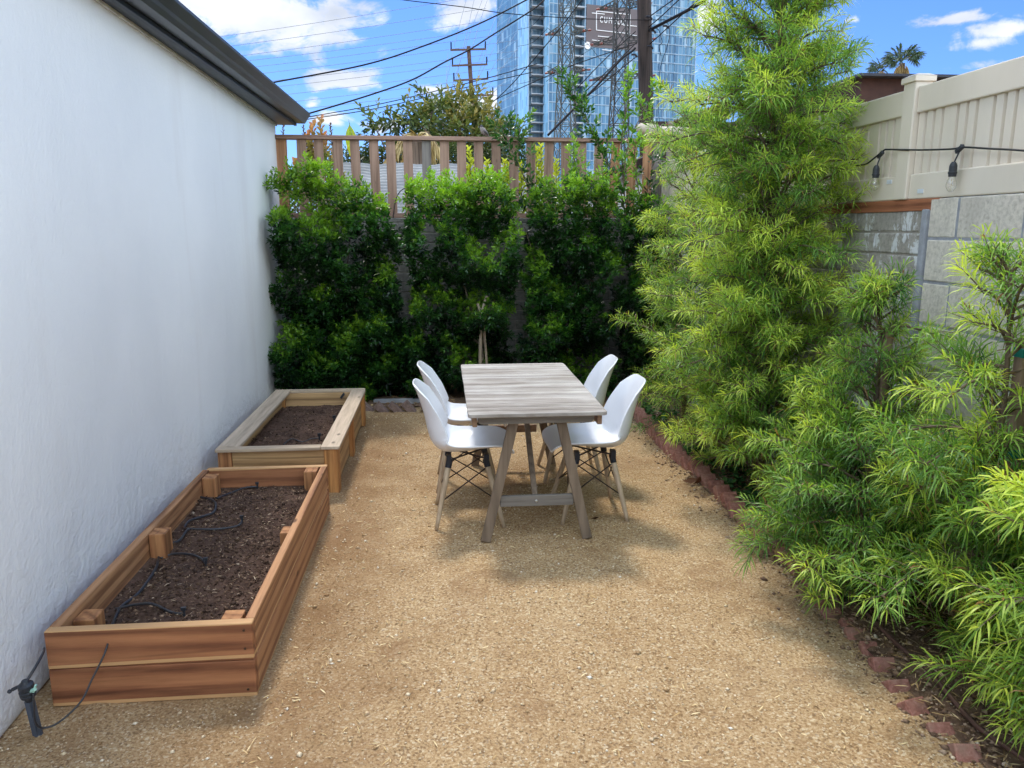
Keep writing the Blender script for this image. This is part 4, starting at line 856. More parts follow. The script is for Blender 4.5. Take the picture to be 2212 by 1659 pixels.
# long leafy shoots rising in front of the fence
def long_shoot(root, label, path, Y, n=26, ll=.06, young=.6, side=2):
    ll *= 1.3; n = int(n*1.25)
    pts = smoothp([at(px, py, Y) + Vector((0, random.uniform(-.04,.04), 0)) for px, py in path], 8)
    m = MB(); m.tube(pts, [.0075*(1-.7*i/len(pts)) for i in range(len(pts))], 6); 
    Lv = Leaves()
    for i in range(n):
        f = (i+.5)/n; k = min(len(pts)-2, int(f*(len(pts)-1))); p = pts[k].lerp(pts[k+1], f*(len(pts)-1)-k); d = (pts[k+1]-pts[k]).normalized()
        if random.random() < .55*(.4+f):
            q = p + (rv(.5)*Vector((1,.6,.6)) if False else Vector((random.uniform(-.07,.07), random.uniform(-.05,.05), random.uniform(.0,.07))))
            m.tube([p, q], .0025, 4); shoot(Lv, q, (q-p)+d*.05, random.randint(6, 9), ll, young, .8, .44, .012)
        else:
            s = Vector((random.choice((-1,1)), random.uniform(-.6,.6), .2)); shoot(Lv, p, d+s*.5, 3, ll*1.1, young*.8, .9, .5, .012)
    o = m.build('shoot', M_barkd, root, smooth=True); o['label'] = label; Lv.build('foliage', M_hleaf, o, .1, 'leaf')
long_shoot(SH[3], 'tall leafy shoot leaning left in front of the lattice pylon', [(1352,470),(1338,400),(1300,330),(1285,300),(1262,255),(1238,215),(1222,185)], 7.55, 62, .062, .50)
long_shoot(SH[3], 'slim leafy shoot rising left of the wooden pole', [(1352,440),(1345,360),(1342,300),(1350,250),(1360,205),(1368,172)], 7.6, 24, .066, .75)
long_shoot(SH[3], 'short leafy shoot crossing the foot of the wooden pole', [(1345,420),(1350,340),(1368,285),(1390,245),(1402,222),(1412,198)], 7.62, 20, .066, .72)
long_shoot(SH[2], 'twisting leafy shoot crossing the middle of the picket fence', [(1160,450),(1140,400),(1118,350),(1100,310),(1090,290),(1082,268)], 7.85, 30, .062, .35)
long_shoot(SH[2], 'leafy shoot bending right over the fence rail', [(1150,410),(1140,350),(1125,315),(1122,290),(1135,262)], 7.9, 20, .062, .6)
long_shoot(SH[3], 'upright yellow green shoot in front of the white shed', [(1385,500),(1383,440),(1376,380),(1372,330),(1376,305)], 7.7, 34, .055, .85)
long_shoot(SH[3], 'dark leafy shoot in front of the white shed wall', [(1400,510),(1392,450),(1400,400),(1412,350)], 7.7, 22, .055, .3)
long_shoot(SH[2], 'pale green shoot leaning against the right fence pickets', [(1250,440),(1240,400),(1238,360),(1245,315)], 7.75, 26, .055, .85)
# ================================================================ feathery trees (long narrow leaves) on the right
M_needle = leaf_mat('feathery_leaf', (0.030,0.105,0.028), (0.175,0.340,0.055), (0.62,0.72,0.11), 0.42, 0.42, 0.42, 1.5, (0.30,0.17,0.07))
def feather_tree(label, base, H, rad, nb, seed, needle=.092, dens=1.2, lean=(0,0), young=.35, zlo=.15, clip=None, stake=None, top_tuft=True, bias=(0,0), wn=.0056):
    rs = random.Random(seed); root = thing('feathery_tree', label, 'tree', base, 0, 'feathery narrow leaved trees along the right wall')
    b = Vector(base); tp = b + Vector((lean[0], lean[1], H)); tr_ = smoothp([b - Vector((0,0,.03)), b.lerp(tp, .33)+Vector((rs.uniform(-.03,.03), rs.uniform(-.03,.03), 0)), b.lerp(tp, .66)+Vector((rs.uniform(-.03,.03), rs.uniform(-.03,.03), 0)), tp], 6)
    m = MB(); nt = len(tr_); m.tube(tr_, [.004+(.006+.0075*H)*(1-i/nt) for i in range(nt)], 8)
    P = []; D = []; Ln = []; A = []
    def twig(p, d, L, age, drop=.6):
        d = d.normalized(); n = max(6, int(L/.0062*dens)); e = p + d*L; m.tube([p, p+d*L*.5+Vector((0,0,-.002)), e + Vector((0,0,-.10*L))], [.0024,.0018,.001], 4, cap=False)
        a = d.orthogonal().normalized(); c = d.cross(a); ph = rs.random()*6.28
        for i in range(n):
            f = i/n; ph += 2.4 + rs.gauss(0, .2); q = p + d*(L*f) + Vector((0,0,-.10*L*f*f)); o = a*math.cos(ph) + c*math.sin(ph)
            P.append(q); D.append(d*(.45+.75*f) + o*(1.05-.35*f) + Vector((0,0,.08))); Ln.append(needle*rs.uniform(.6, 1.12)*(1-.22*f*f)); A.append(0.0 if rs.random() < .022 else min(1, max(.04, age + .30*(f-.45) + rs.gauss(0, .08))))
    for i in range(nb):
        f = (i + rs.random())/nb; z = zlo + (H-zlo)*f**1.05; fr = z/H
        k = min(nt-2, max(0, int(fr*(nt-1)))); p = tr_[k].lerp(tr_[k+1], min(1, max(0, fr*(nt-1)-k)))
        th = i*2.399 + rs.uniform(-.5, .5); L = rad(fr)*rs.choice((rs.uniform(.35, .8), rs.uniform(.7, 1.12)))
        dr = Vector((math.cos(th)+bias[0], math.sin(th)+bias[1], 0)); elv = R(rs.uniform(-4, 62) + 40*max(0, fr-.7)); dr = dr.normalized()*math.cos(elv) + Vector((0,0,math.sin(elv)))
        e = p + dr*L
        if clip is not None: e, L = clip(p, e)
        if L < .05: continue
        mid = p.lerp(e, .55) + Vector((0,0,.05*L)); e = e + Vector((0,0,-.10*L)); br = smoothp([p, mid, e], 4); m.tube(br, [.0055*(1-.6*j/len(br))+.001 for j in range(len(br))], 5, cap=False)
        sun = .35*fr; nt2 = max(3, int(L/.046)); yb = rs.gauss(young, .17)  # sun: upper leaves lightened as if sunlit, put into the leaf age
        for j in range(nt2):
            g = .22 + .78*(j+.6)/nt2; kk = min(len(br)-2, int(g*(len(br)-1))); q = br[kk].lerp(br[kk+1], g*(len(br)-1)-kk); sd_ = (-1 if j % 2 else 1)
            side = dr.cross(Vector((0,0,1))).normalized()*sd_; dd = dr*.75 + side*rs.uniform(.3,1.1) + Vector((0,0,rs.uniform(-.3,.8)))
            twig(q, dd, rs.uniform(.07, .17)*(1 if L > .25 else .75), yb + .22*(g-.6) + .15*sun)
        twig(e - dr*.03, dr + Vector((0,0,.15)), rs.uniform(.09, .16), yb + .22)
    if top_tuft:
        for j in range(4): twig(tp - Vector((0,0,.05*j)), Vector((rs.gauss(0,.35), rs.gauss(0,.35), 1)), .14, young+.25)
    m.build('trunk', M_barkd, root, smooth=True)
    leaf_object('foliage', M_needle, [tuple(v) for v in P], [tuple(v) for v in D], Ln, wn*rng.uniform(.75, 1.15, len(P)), A, root, .34, 'blade')
    return root
def wallclip(lim=WX-.06, left=1.0):
    def f(p, e):
        if e.x > lim:
            t = (lim - p.x)/(e.x - p.x); e = p.lerp(e, max(0.1, t))
        if e.x < left:
            t = (left - p.x)/(e.x - p.x); e = p.lerp(e, t)
        if e.y > 7.2: e = p.lerp(e, (7.2-p.y)/(e.y-p.y))
        return e, (e-p).length
    return f
def prof(*pts):
    def f(t):
        for (a, ra), (b, rb) in zip(pts, pts[1:]):
            if t <= b: return ra + (rb-ra)*(t-a)/(b-a)
        return pts[-1][1]
    return f
feather_tree('tallest feathery tree reaching above the picture beside the vinyl fence', (1.93, 4.32, 0), 3.6, prof((0,.50),(.15,.55),(.35,.50),(.50,.50),(.62,.58),(.74,.55),(.80,.42),(.84,.34),(1,.26)), 430, 3, dens=1.2, zlo=.3, clip=wallclip(WX-.05), young=.56, lean=(-.09,.0))
feather_tree('feathery tree behind the tallest one, leaning over the picket fence corner', (1.88, 5.75, 0), 2.42, prof((0,.45),(.3,.55),(.7,.5),(.9,.34),(1,.15)), 120, 5, dens=.9, clip=wallclip(), young=.48)
feather_tree('bushy feathery tree between the two tall ones and the brick border', (1.90, 5.0, 0), 2.10, prof((0,.45),(.3,.5),(.7,.45),(1,.2)), 105, 7, dens=.9, clip=wallclip(), young=.46)
feather_tree('young feathery tree tied to a stake with a dome shaped top against the old wall', (1.93, 3.24, 0), 1.36, prof((0,.50),(.3,.50),(.6,.36),(.8,.26),(1,.10)), 92, 11, needle=.09, clip=wallclip(), young=.42)
feather_tree('open feathery tree tied to a thick stake in front of the newer block wall', (1.95, 2.50, 0), 1.50, prof((0,.52),(.3,.50),(.6,.42),(.85,.28),(1,.12)), 74, 17, needle=.10, clip=wallclip(), young=.50)
feather_tree('nearest feathery tree with bright yellow green tips at the right edge', (2.02, 1.80, 0), 1.42, prof((0,.42),(.3,.50),(.6,.48),(.9,.34),(1,.15)), 84, 23, zlo=.42, needle=.11, clip=wallclip(WX-.08, 1.32), young=.62, wn=.0066)
feather_tree('low spreading feathery shrub drooping over the brick border in the foreground', (1.80, 3.0, 0), .66, prof((0,.42),(.6,.46),(1,.3)), 62, 29, needle=.09, clip=wallclip(), young=.30, zlo=.06)
feather_tree('low feathery shrub spilling towards the bottom right corner', (2.03, 2.12, 0), .70, prof((0,.36),(.6,.44),(1,.34)), 84, 31, needle=.10, clip=wallclip(WX-.08, 1.68), young=.34, zlo=.08)
# stakes
M_stake = wood('rough_brown_stake', (0.16,0.10,0.07), (0.34,0.235,0.165), 2)
M_tie = plain('teal_tie_tape', (0.006,0.16,0.14), .5, 0, .4)
for (p0, p1, w, label, zs_) in (((2.0,3.27,-.02),(1.97,3.22,1.22), .035, 'slim brown tree stake with a teal tie behind the young dome topped tree', (.80,)), ((2.02,2.44,-.02),(2.04,2.50,1.26), .048, 'thick brown tree stake with teal ties in front of the newer block wall', (.86, 1.22))):
    r_ = thing('tree_stake', label, 'stake', p0); m = MB(); m.bar(p0, p1, w, w*.9, (0,1,0)); m.build('stake_post', M_stake, r_, bevel=.004)
    for z in zs_:
        q = Vector(p0).lerp(Vector(p1), (z+.02)/(p1[2]+.02)); m = MB(); m.bar(q-Vector((0,0,.016)), q+Vector((0,0,.016)), w+.008, w*.9+.008, (0,1,0)); m.build('tie_band', M_tie, r_, bevel=.002)
# round leaved weeds at the border
M_weed = leaf_mat('weed_leaf', (0.02,0.07,0.02), (0.06,0.17,0.045), (0.16,0.30,0.08), .6, .3, .25)
Lv = Leaves()
for _ in range(230):
    y = random.uniform(4.0, 6.9); x = random.uniform(1.75, 2.05); 
    for j in range(4): a = random.uniform(0, 6.28); Lv.add((x, y, .03+.06*random.random()), (math.cos(a), math.sin(a), random.uniform(.1,.8)), random.uniform(.025,.05), random.uniform(.02,.04), random.random()*.8)
tag(Lv.build('ground_cover', M_weed, None, .1, 'leaf'), 'low round leaved weeds behind the red brick border', kind='stuff')
# ================================================================ beyond the fence
M_wall2 = plain('white_shed_paint', (0.74,0.75,0.76), .8)
M_dark = plain('dark_brown_timber', (0.045,0.026,0.020), .8)
M_grey = plain('grey_eave_board', (0.30,0.30,0.31), .7)
def corrugated_mat():
    t = NT('pale_corrugated_sheet'); v = t.coord(rnd=False); t.bsdf(t.ramp(t.noise(v, 3, 5), [(.3, (0.20,0.20,0.205)), (.7, (0.30,0.295,0.29))]), .7, 0, .3, t.bump(t.noise(v, 30, 3), .2, .004)); return t.m
nbh = thing('neighbour_house', 'low neighbouring house with pale corrugated roof seen through the back fence', 'house', (0, 12, 0))
def corr(x0, x1, y0, z0, y1, z1, pitch, amp):
    n = int(math.hypot(y1-y0, z1-z0)/pitch*6); m = MB(); L = math.hypot(y1-y0, z1-z0); ny, nzz = -(z1-z0)/L, (y1-y0)/L; nx = 40; vs_ = []
    for i in range(n+1):
        f = i/n; a = amp*math.sin(f*L/pitch*2*math.pi)
        for j in range(nx+1):
            x = x0+(x1-x0)*j/nx; wv = .012*math.sin(x*9)+.006*math.sin(x*23)
            vs_.append((x, y0+(y1-y0)*f+ny*a, z0+(z1-z0)*f+nzz*a + wv*f))
    k = nx+1; m.add(vs_, [(i*k+j, i*k+j+1, (i+1)*k+j+1, (i+1)*k+j) for i in range(n) for j in range(nx)]); return m
corr(-1.45, 1.6, 9.55, 1.72, 11.3, 2.51, .105, .024).build('roof', corrugated_mat(), nbh, smooth=True)
m = MB(); m.box(-1.4, 1.55, 9.75, 13.5, 0, 1.74); m.build('wall', M_wall2, nbh)
shed = thing('shed', 'white shed with dark sloping eave behind the right end of the picket fence', 'shed', (2.9, 11, 0))
gx = [at(px, py, 10.6) for px, py in ((1250, 418), (1345, 375), (1425, 335), (1560, 290))]
m = MB(); zb = 0
m.add([(gx[0].x, 10.6, 0), (6.0, 10.6, 0), (6.0, 10.6, 3.0), (gx[3].x, 10.6, gx[3].z), (gx[0].x, 10.6, gx[0].z)] + [(gx[0].x, 12.6, 0), (6.0, 12.6, 0), (6.0, 12.6, 3.0), (gx[3].x, 12.6, gx[3].z), (gx[0].x, 12.6, gx[0].z)], [(0,1,2,3,4), (9,8,7,6,5), (0,4,9,5), (1,6,7,2), (3,2,7,8), (4,3,8,9)]); m.build('wall', M_wall2, shed)
m = MB(); m.bar((gx[0].x-.25, 10.5, gx[0].z-.10), (gx[3].x, 10.5, gx[3].z+.02), .05, .07, (0,0,1)); m.build('eave_board', M_grey, shed)
m = MB(); m.bar((gx[0].x-.25, 11.4, gx[0].z+.00), (gx[3].x+.4, 11.4, gx[3].z+.20), 1.9, .10, (0,0,1)); m.build('roof', M_dark, shed)
can = thing('lean_to', 'dark lean-to with rusty corrugated roof behind the corner of the picket fence', 'lean-to', (3.2, 9.4, 0))
def A(px, py, Y): return at(px, py, Y)
M_rustc = plain('rusty_corrugated_steel', (0.21,0.14,0.11), .7, .2, .3, .4, 6)
m = MB(); a = A(1435, 268, 9.4); b = A(1575, 215, 9.6); n = 46; vs_ = []
for i in range(n+1):
    p = a.lerp(b, i/n); z = p.z + (.014 if i % 2 else -.008)
    vs_ += [(p.x, p.y, z), (p.x+.9, p.y+2.4, z+.12), (p.x, p.y, z-.02), (p.x+.9, p.y+2.4, z+.10)]
m.add(vs_, [f for i in range(n) for f in ((i*4,i*4+1,i*4+5,i*4+4), (i*4+2,i*4+6,i*4+7,i*4+3), (i*4,i*4+4,i*4+6,i*4+2))]); m.build('roof_sheet', M_rustc, can)
m = MB(); p = A(1400, 305, 9.7); q = A(1560, 260, 9.7); m.box(p.x, q.x+.5, 9.7, 9.78, 1.6, q.z-.02); m.build('back_wall', M_dark, can)
m = MB(); p = A(1446, 300, 9.4); m.box(p.x-.02, p.x+.04, 9.38, 9.44, 0, A(1446, 262, 9.4).z); m.build('post', M_pickg, can)
M_canvas = plain('rolled_beige_canvas', (0.50,0.42,0.33), .85, 0, .2, .18, 6, .5, 14)
ra = A(1374, 276, 9.2); rb = A(1540, 286, 9.0); m = MB(); rr = []; ps = []
for i in range(22):
    f = i/21; ps.append(ra.lerp(rb, f) + Vector((0, 0, -.025*math.sin(f*math.pi)))); rr.append(.052 + .016*abs(math.sin(f*9.0)) - (.03 if i == 0 else 0))
m.tube(ps, rr, 16); aw = tag(m.build('rolled_awning', M_canvas, smooth=True), 'rolled beige canvas awning tied above the right end of the picket fence', 'awning')
m = MB()
for f in (.29, .62):
    p = ra.lerp(rb, f); m.tube([p + Vector((0, .075*math.cos(k*.785), .075*math.sin(k*.785) - .022)) for k in range(9)], .005, 6)
m.build('tie_cord', M_dark, aw, smooth=True)
# right hand neighbour roof
rn = thing('neighbour_roof', 'dark brown roof edge peeping over the vinyl fence', 'roof', (4, 6, 2.5))
p = at(1862, 163, 9.0); q = at(2058, 170, 9.0)
m = MB(); m.box(p.x, q.x, 9.0, 12.0, 1.9, p.z-.03); m.build('roof_board', plain('red_brown_timber', (0.06,0.026,0.018), .8, bs=20), rn)
m = MB(); m.box(p.x-.1, q.x+.05, 8.85, 12.0, p.z-.029, p.z); m.build('flat_roof', plain('dark_slate_roof', (0.04,0.042,0.055), .7), rn)
# ---------------------------------------------------------------- broadleaf trees
M_mag = leaf_mat('olive_tree_leaf', (0.030,0.055,0.018), (0.11,0.15,0.040), (0.33,0.27,0.09), .45, .4, .25)
M_yel = leaf_mat('yellow_green_leaf', (0.08,0.16,0.02), (0.27,0.38,0.04), (0.55,0.58,0.06), .5, .35, .4)
M_red = leaf_mat('red_tipped_leaf', (0.04,0.10,0.03), (0.20,0.26,0.05), (0.50,0.22,0.12), .5, .35, .35)
M_dry = leaf_mat('dry_frond_leaf', (0.14,0.09,0.04), (0.36,0.26,0.12), (0.58,0.46,0.24), .7, .2, .2)
M_palm = leaf_mat('fan_palm_leaf', (0.022,0.045,0.022), (0.06,0.10,0.05), (0.17,0.19,0.10), .5, .3, .2)
M_ban = leaf_mat('banana_leaf', (0.10,0.22,0.02), (0.36,0.48,0.03), (0.66,0.60,0.06), .45, .35, .45)
def tree(name, label, cat, base, clumps, mat, ll, lw, per, seed, barkr=.09, group='trees beyond the back fence', age=.45, drp=.2, ln=8, step=.03):
    rs = random.Random(seed); random.seed(seed); root = thing(name, label, cat, base, 0, group); b = Vector(base); Lv = Leaves(); m = MB()
    cc = sum((c[0] for c in clumps), Vector())/len(clumps); fork = b.lerp(cc, .55); m.tube(smoothp([b, b.lerp(fork, .5)+rv(.05), fork], 4), [barkr*(1-.06*i) for i in range(9)], 8)
    for (c, rx, rz) in clumps:
        m.tube(smoothp([fork, fork.lerp(c, .5)+rv(.06), c], 4), [barkr*.45*(1-.09*i) for i in range(9)], 6)
        for k in range(4): m.tube([c, c+Vector((rs.gauss(0,.5)*rx, rs.gauss(0,.5)*rx, rs.gauss(.1,.5)*rz))], barkr*.10, 4)
        for k in range(per):
            u = rv(1).normalized(); r = rs.random()**.45; p = c + Vector((u.x*rx*r, u.y*rx*r, u.z*rz*r)); d = Vector((u.x, u.y, u.z*.8+.35))
            shoot(Lv, p, d, rs.randint(ln-2, ln+2), ll, age + .22*u.z + rs.gauss(0, .12), .9, lw, step)
    m.build('trunk', M_barkd, root, smooth=True); Lv.build('crown', mat, root, drp, 'leaf'); return root
def CL(px, py, Y, rx, ry): s = Y/1640.0; return (at(px, py, Y + random.uniform(-.4,.4)), rx*s, ry*s)
Yt = 15.0
tree('broadleaf_tree', 'olive green leafy tree rising behind the middle of the picket fence', 'tree', (at(1005,300,Yt).x, Yt, 0),
     [CL(1000,232,Yt,34,24), CL(955,262,Yt,34,30), CL(1040,268,Yt,36,30), CL(1000,290,Yt,52,34), CL(1055,300,Yt,20,22), CL(985,350,Yt,60,40), CL(1055,355,Yt,40,34), CL(940,315,Yt,34,30)], M_mag, .19, .40, 44, 5, .10, age=.55, step=.045)
tree('broadleaf_tree', 'thin dark tree with spiky branch tips left of the olive green tree', 'tree', (at(880,300,Yt-1).x, Yt-1, 0),
     [CL(815,285,Yt-1,18,26), CL(850,262,Yt-1,20,13), CL(885,250,Yt-1,22,9), CL(912,276,Yt-1,20,16), CL(870,300,Yt-1,30,22), CL(905,262,Yt-1,14,8), CL(935,240,Yt-1,14,26), CL(830,340,Yt-1,28,26), CL(885,350,Yt-1,40,28)], M_mag, .18, .40, 13, 8, .07, age=.25, step=.04)
def twigs(tip_list, Y, m, Lv, mat_age, ll=.13):
    for (x0, y0, x1, y1) in tip_list:
        a = at(x0, y0, Y); b = at(x1, y1, Y); m.tube([a, a.lerp(b, .5)+rv(.03), b], .012, 4)
        for k in range(9):
            p = a.lerp(b, .35+.65*k/9); shoot(Lv, p, (b-a), 3, ll, mat_age, .6, .4, .03)
tw = thing('broadleaf_tree', 'sparse branch tips standing out above the olive green tree', 'tree', (at(1020,300,Yt+1).x, Yt+1, 0), 0, 'trees beyond the back fence')
m = MB(); Lv = Leaves(); twigs([(985,270,948,190),(990,260,965,205),(1000,260,990,192),(1030,270,1030,215),(1050,270,1075,235),(1060,290,1092,262),(1040,290,1085,300),(980,250,935,215),(1045,250,1058,212)], Yt+1, m, Lv, .5)
m.tube([(at(1020,300,Yt+1).x, Yt+1, 0), at(1015,290,Yt+1)], .06, 6); m.build('trunk', M_barkd, tw); Lv.build('crown', M_mag, tw, .2, 'leaf')
# red tipped upright shrub
def spike_shrub(name, label, stems, Y, mat, ll, age0, age1, lw=.30, group='shrubs beyond the back fence', n=26, rr=.9):
    root = thing(name, label, 'shrub', (at(stems[0][0], 400, Y).x, Y, 0), 0, group); m = MB(); Lv = Leaves()
    for (xb, yb, xt, yt) in stems:
        a = at(xb, yb, Y); b = at(xt, yt, Y); m.tube([(a.x, Y, 0), a, b], [.012, .010, .004], 5)
        for k in range(n):
            f = k/n; p = a.lerp(b, f); th = k*2.4; o = Vector((math.cos(th), math.sin(th), .55)); Lv.add(p, o*rr + Vector((0,0,.3+f)), ll*(1.15-.55*f), ll*lw, min(1, max(0, age0+(age1-age0)*f + random.gauss(0,.07))))
    m.build('stem', M_barkd, root); Lv.build('foliage', mat, root, .25, 'leaf'); return root
spike_shrub('spiky_shrub', 'upright green shrub with orange red tips behind the left end of the picket fence', [(693,420,693,256),(672,400,676,268),(668,390,664,290),(712,420,700,292),(735,430,722,330),(650,410,640,350),(682,430,684,300)], 9.6, M_red, .17, .15, .95, .34, n=40)
spike_shrub('spiky_shrub', 'dark purple spiky plant tip behind the left end of the picket fence', [(719,320,713,266),(660,330,655,270),(610,330,612,262)], 9.4, leaf_mat('dark_purple_leaf', (0.03,0.02,0.03), (0.07,0.045,0.06), (0.14,0.09,0.11), .5), .07, .2, .7, n=20)
for (lab, st, Yq) in (('bright yellow green shrub glowing behind the centre right pickets', [(1085,480,1090,345),(1098,480,1100,352),(1112,470,1112,335),(1128,470,1125,350),(1140,480,1145,330),(1160,470,1158,318),(1172,470,1168,312),(1076,480,1072,370)], 8.7),
                      ('small yellow green shrub behind the right pickets', [(1185,480,1185,330),(1200,480,1202,345),(1215,480,1222,372),(1245,480,1248,380),(1262,480,1262,365),(1290,480,1290,340),(1302,480,1300,310)], 8.8),
                      ('yellow green sprig behind the middle pickets', [(1025,470,1012,318),(1035,480,1030,350),(1050,480,1052,345),(1062,480,1068,385),(1015,470,1008,360)], 8.8)):
    spike_shrub('yellow_shrub', lab, st, Yq, M_yel, .125, .35, .95, .34, n=52, rr=1.2)
spike_shrub('bushy_shrub', 'bushy green and rust shrub low behind the left end of the picket fence', [(x, 480, x+random.uniform(-8,8), y) for x, y in ((628,360),(645,345),(660,340),(676,330),(694,325),(708,335),(722,345),(638,372),(668,352),(702,350),(735,372),(715,368))], 9.2, M_red, .10, .1, .6, .36, n=44, rr=1.2)
# banana leaf and dry palm fronds
bn = thing('banana_plant', 'bright yellow green banana leaf standing up behind the picket fence', 'plant', (at(768,300,11).x, 11, 0))
p0 = at(772, 420, 11); p1 = at(753, 258, 11); m = MB(); m.tube([(p0.x, 11, 0), p0, at(766,330,11), at(760, 290, 11), p1], [.03,.02,.014,.01,.004], 6); m.build('stem', M_ban if False else plain('green_stalk', (0.16,0.26,0.05), .5), bn)
vs_ = []; ws = [(0,.0),(.08,.03),(.2,.13),(.35,.19),(.55,.20),(.75,.17),(.92,.09),(1,.02)]
cp_ = smoothp([at(754,262,11), at(757,290,10.98), at(763,320,10.95), at(770,350,10.9)], 8); nn = len(cp_)
for i, p in enumerate(cp_):
    f = i/(nn-1); w = next((wa+(wb-wa)*(f-fa)/(fb-fa) for (fa, wa), (fb, wb) in zip(ws, ws[1:]) if f <= fb), .02)*1.15
    for v in (-1, -.5, 0, .5, 1): vs_.append(p + Vector((v*w*.36, .05*abs(v) + .01*math.sin(f*40+v), -.03*abs(v))))
mb = MB(); mb.add(vs_, [(i*5+j, i*5+j+1, (i+1)*5+j+1, (i+1)*5+j) for i in range(nn-1) for j in range(4)]); mb.tag = [min(1, .45+.5*abs(((i % 5)-2)/2)*random.random()+.2*random.random()) for i in range(len(mb.v))]
o = mb.build('leaf_blade', M_ban, bn, smooth=True, attr=True); o.data.attributes['tone'].name = 'age'
so2 = o.modifiers.new('thick', 'SOLIDIFY'); so2.thickness = .003
dp = thing('dry_palm', 'palm with drooping dry tan fronds behind the left pickets', 'palm', (at(890,300,12).x, 12, 0)); m = MB(); Lv = Leaves()
crown = at(900, 305, 12); m.tube([(crown.x, 12, 0), crown], [.13,.11], 8)
for (x, y) in ((826,362),(842,352),(850,330),(868,348),(935,330),(948,318),(905,325),(880,320),(960,340)):
    e = at(x, y, 12+random.uniform(-.4,.4)); pts = smoothp([crown, crown.lerp(e, .5)+Vector((0,0,.16)), e], 10); m.tube(pts, .008, 4)
    for k in range(2, len(pts)-1):
        d = (pts[k+1]-pts[k]).normalized()
        for s in (-1, 1, -1, 1): Lv.add(pts[k]+rv(.01), d*.8 + Vector((random.uniform(-.3,.3), s*.6, -.55)), .24, .022, random.uniform(.3, 1))
m.build('trunk', M_barkd, dp); Lv.build('fronds', M_dry, dp, .3, 'blade')
# dark hedge mass low behind the pickets
tree('dark_shrub', 'dark leafy shrub low behind the picket fence beyond the corrugated roof', 'shrub', (at(1000,400,14).x, 14, 0), [CL(x, y, 14, 34, 24) for x, y in ((760,350),(800,345),(850,352),(930,350),(975,350),(1020,352),(1060,350),(1095,345),(720,360),(1090,300))], M_mag, .12, .42, 50, 9, .06, age=.02)
# fan palm far right
def fan_palm(label, px, py, Y, sc):
    root = thing('fan_palm', label, 'palm tree', (at(px, py, Y).x, Y, 0)); c = at(px, py, Y); m = MB(); m.tube([(c.x, Y, 0), c-Vector((0,0,.3))], [.32*sc,.26*sc], 10); m.build('trunk', M_barkd, root, smooth=True)
    Lv = Leaves(); m = MB()
    for k in range(24):
        u = rv(1).normalized(); u.z = abs(u.z)*.9 - .15; e = c + u*1.45*sc; m.tube([c, e], .03*sc, 4); old = u.z < -.25; s1 = u.orthogonal().normalized(); s2 = u.cross(s1)
        for j in range(26):
            a = (j/26)*math.pi*1.7 - math.pi*.85; fd = u*math.cos(a) + s1*math.sin(a); Lv.add(e, fd + Vector((0,0,-.15 if not old else -.8)), .8*sc, .085*sc, random.uniform(.15,.6))
    m.build('leaf_stalks', M_palm if False else plain('palm_stalk', (0.08,0.10,0.04), .6), root); Lv.build('fronds', M_palm, root, .2, 'blade')
    Lv = Leaves()
    for k in range(420): a = random.uniform(0, 6.28); z = random.uniform(-2.2, -.5)*sc; Lv.add(c+Vector((math.cos(a)*.35*sc, math.sin(a)*.35*sc, z)), (math.cos(a)*.5, math.sin(a)*.5, -1), .9*sc, .09*sc, random.uniform(.2,.9))
    Lv.build('dead_skirt', M_dry, root, .1, 'blade')
fan_palm('tall fan palm crown far off above the vinyl fence', 1950, 128, 60, .80)
fan_palm('smaller fan palm crown left of the tall one beside the feathery tree', 1905, 146, 66, .62)
# ================================================================ poles and wires
M_pole = wood('dark_creosote_pole', (0.014,0.009,0.008), (0.060,0.040,0.032), 2, grain=.6)
M_wirec = plain('dark_cable', (0.012,0.012,0.014), .7, 0, .1); M_thin = plain('thin_grey_wire', (0.14,0.17,0.22), .6)
up = thing('utility_pole', 'thick dark wooden utility pole in front of the glass tower', 'utility pole', (4.52, 17, 0))
bt = at(1397, 300, 17); tt = at(1389, -120, 17); dv = (tt-bt)/(tt.z-bt.z)
b0 = bt - dv*bt.z; m = MB(); m.tube([b0, b0+dv*4, b0+dv*8, b0+dv*11], [.175,.155,.143,.135], 18); m.build('pole_shaft', M_pole, up, smooth=True)
m = MB(); m.bar(tuple(b0+dv*8.2+Vector((-1.2,-.18,0))), tuple(b0+dv*8.2+Vector((1.2,-.18,0))), .09, .12); m.build('crossarm', M_pole, up)
m = MB()
for (x, y) in ((1412,66),(1406,100),(1372,118),(1440,56),(1404,36)):
    p = at(x, y, 16.75); m.tube([p+Vector((-.08,0,0)), p, p+Vector((.05,0,-.05))], .022, 6)
m.build('cable_clamps', M_brk, up)
def wire(label, pts, r, mat, group, cat='power line', name='power_line', ends=None):
    P_ = smoothp([at(x, y, Y) for x, y, Y in pts], 8) if len(pts) > 2 else [at(x, y, Y) for x, y, Y in pts]
    m = MB(); m.tube(P_, r, 5); o = m.build(name, mat, smooth=True); return tag(o, label, cat, group)
G1 = 'black service cables strung from the wooden pole'
def P17(x, y): return (x, y, 16.9)
wire('upper black cable sagging from the gutter to the glass tower top', [(560,185,13),(585,179,13),(783,141,13.5),(905,103,14),(1040,49,14.5),(1160,-12,15)], .013, M_wirec, G1)
wire('lower black cable from the gutter corner crossing the far pole', [(640,250,13),(668,245,13),(797,206,13.5),(889,173,14),(959,135,14.3),(1013,108,14.6),(1068,73,15),(1152,20,15.5),(1180,-5,16)], .014, M_wirec, G1)
wire('black wire crossing the glass tower almost level to the wooden pole', [(850,-6,16),(872,0,16),(1000,15,16.2),(1094,29,16.4),(1250,40,16.6),(1375,43,16.8),(1438,43,16.8)], .009, M_wirec, G1)
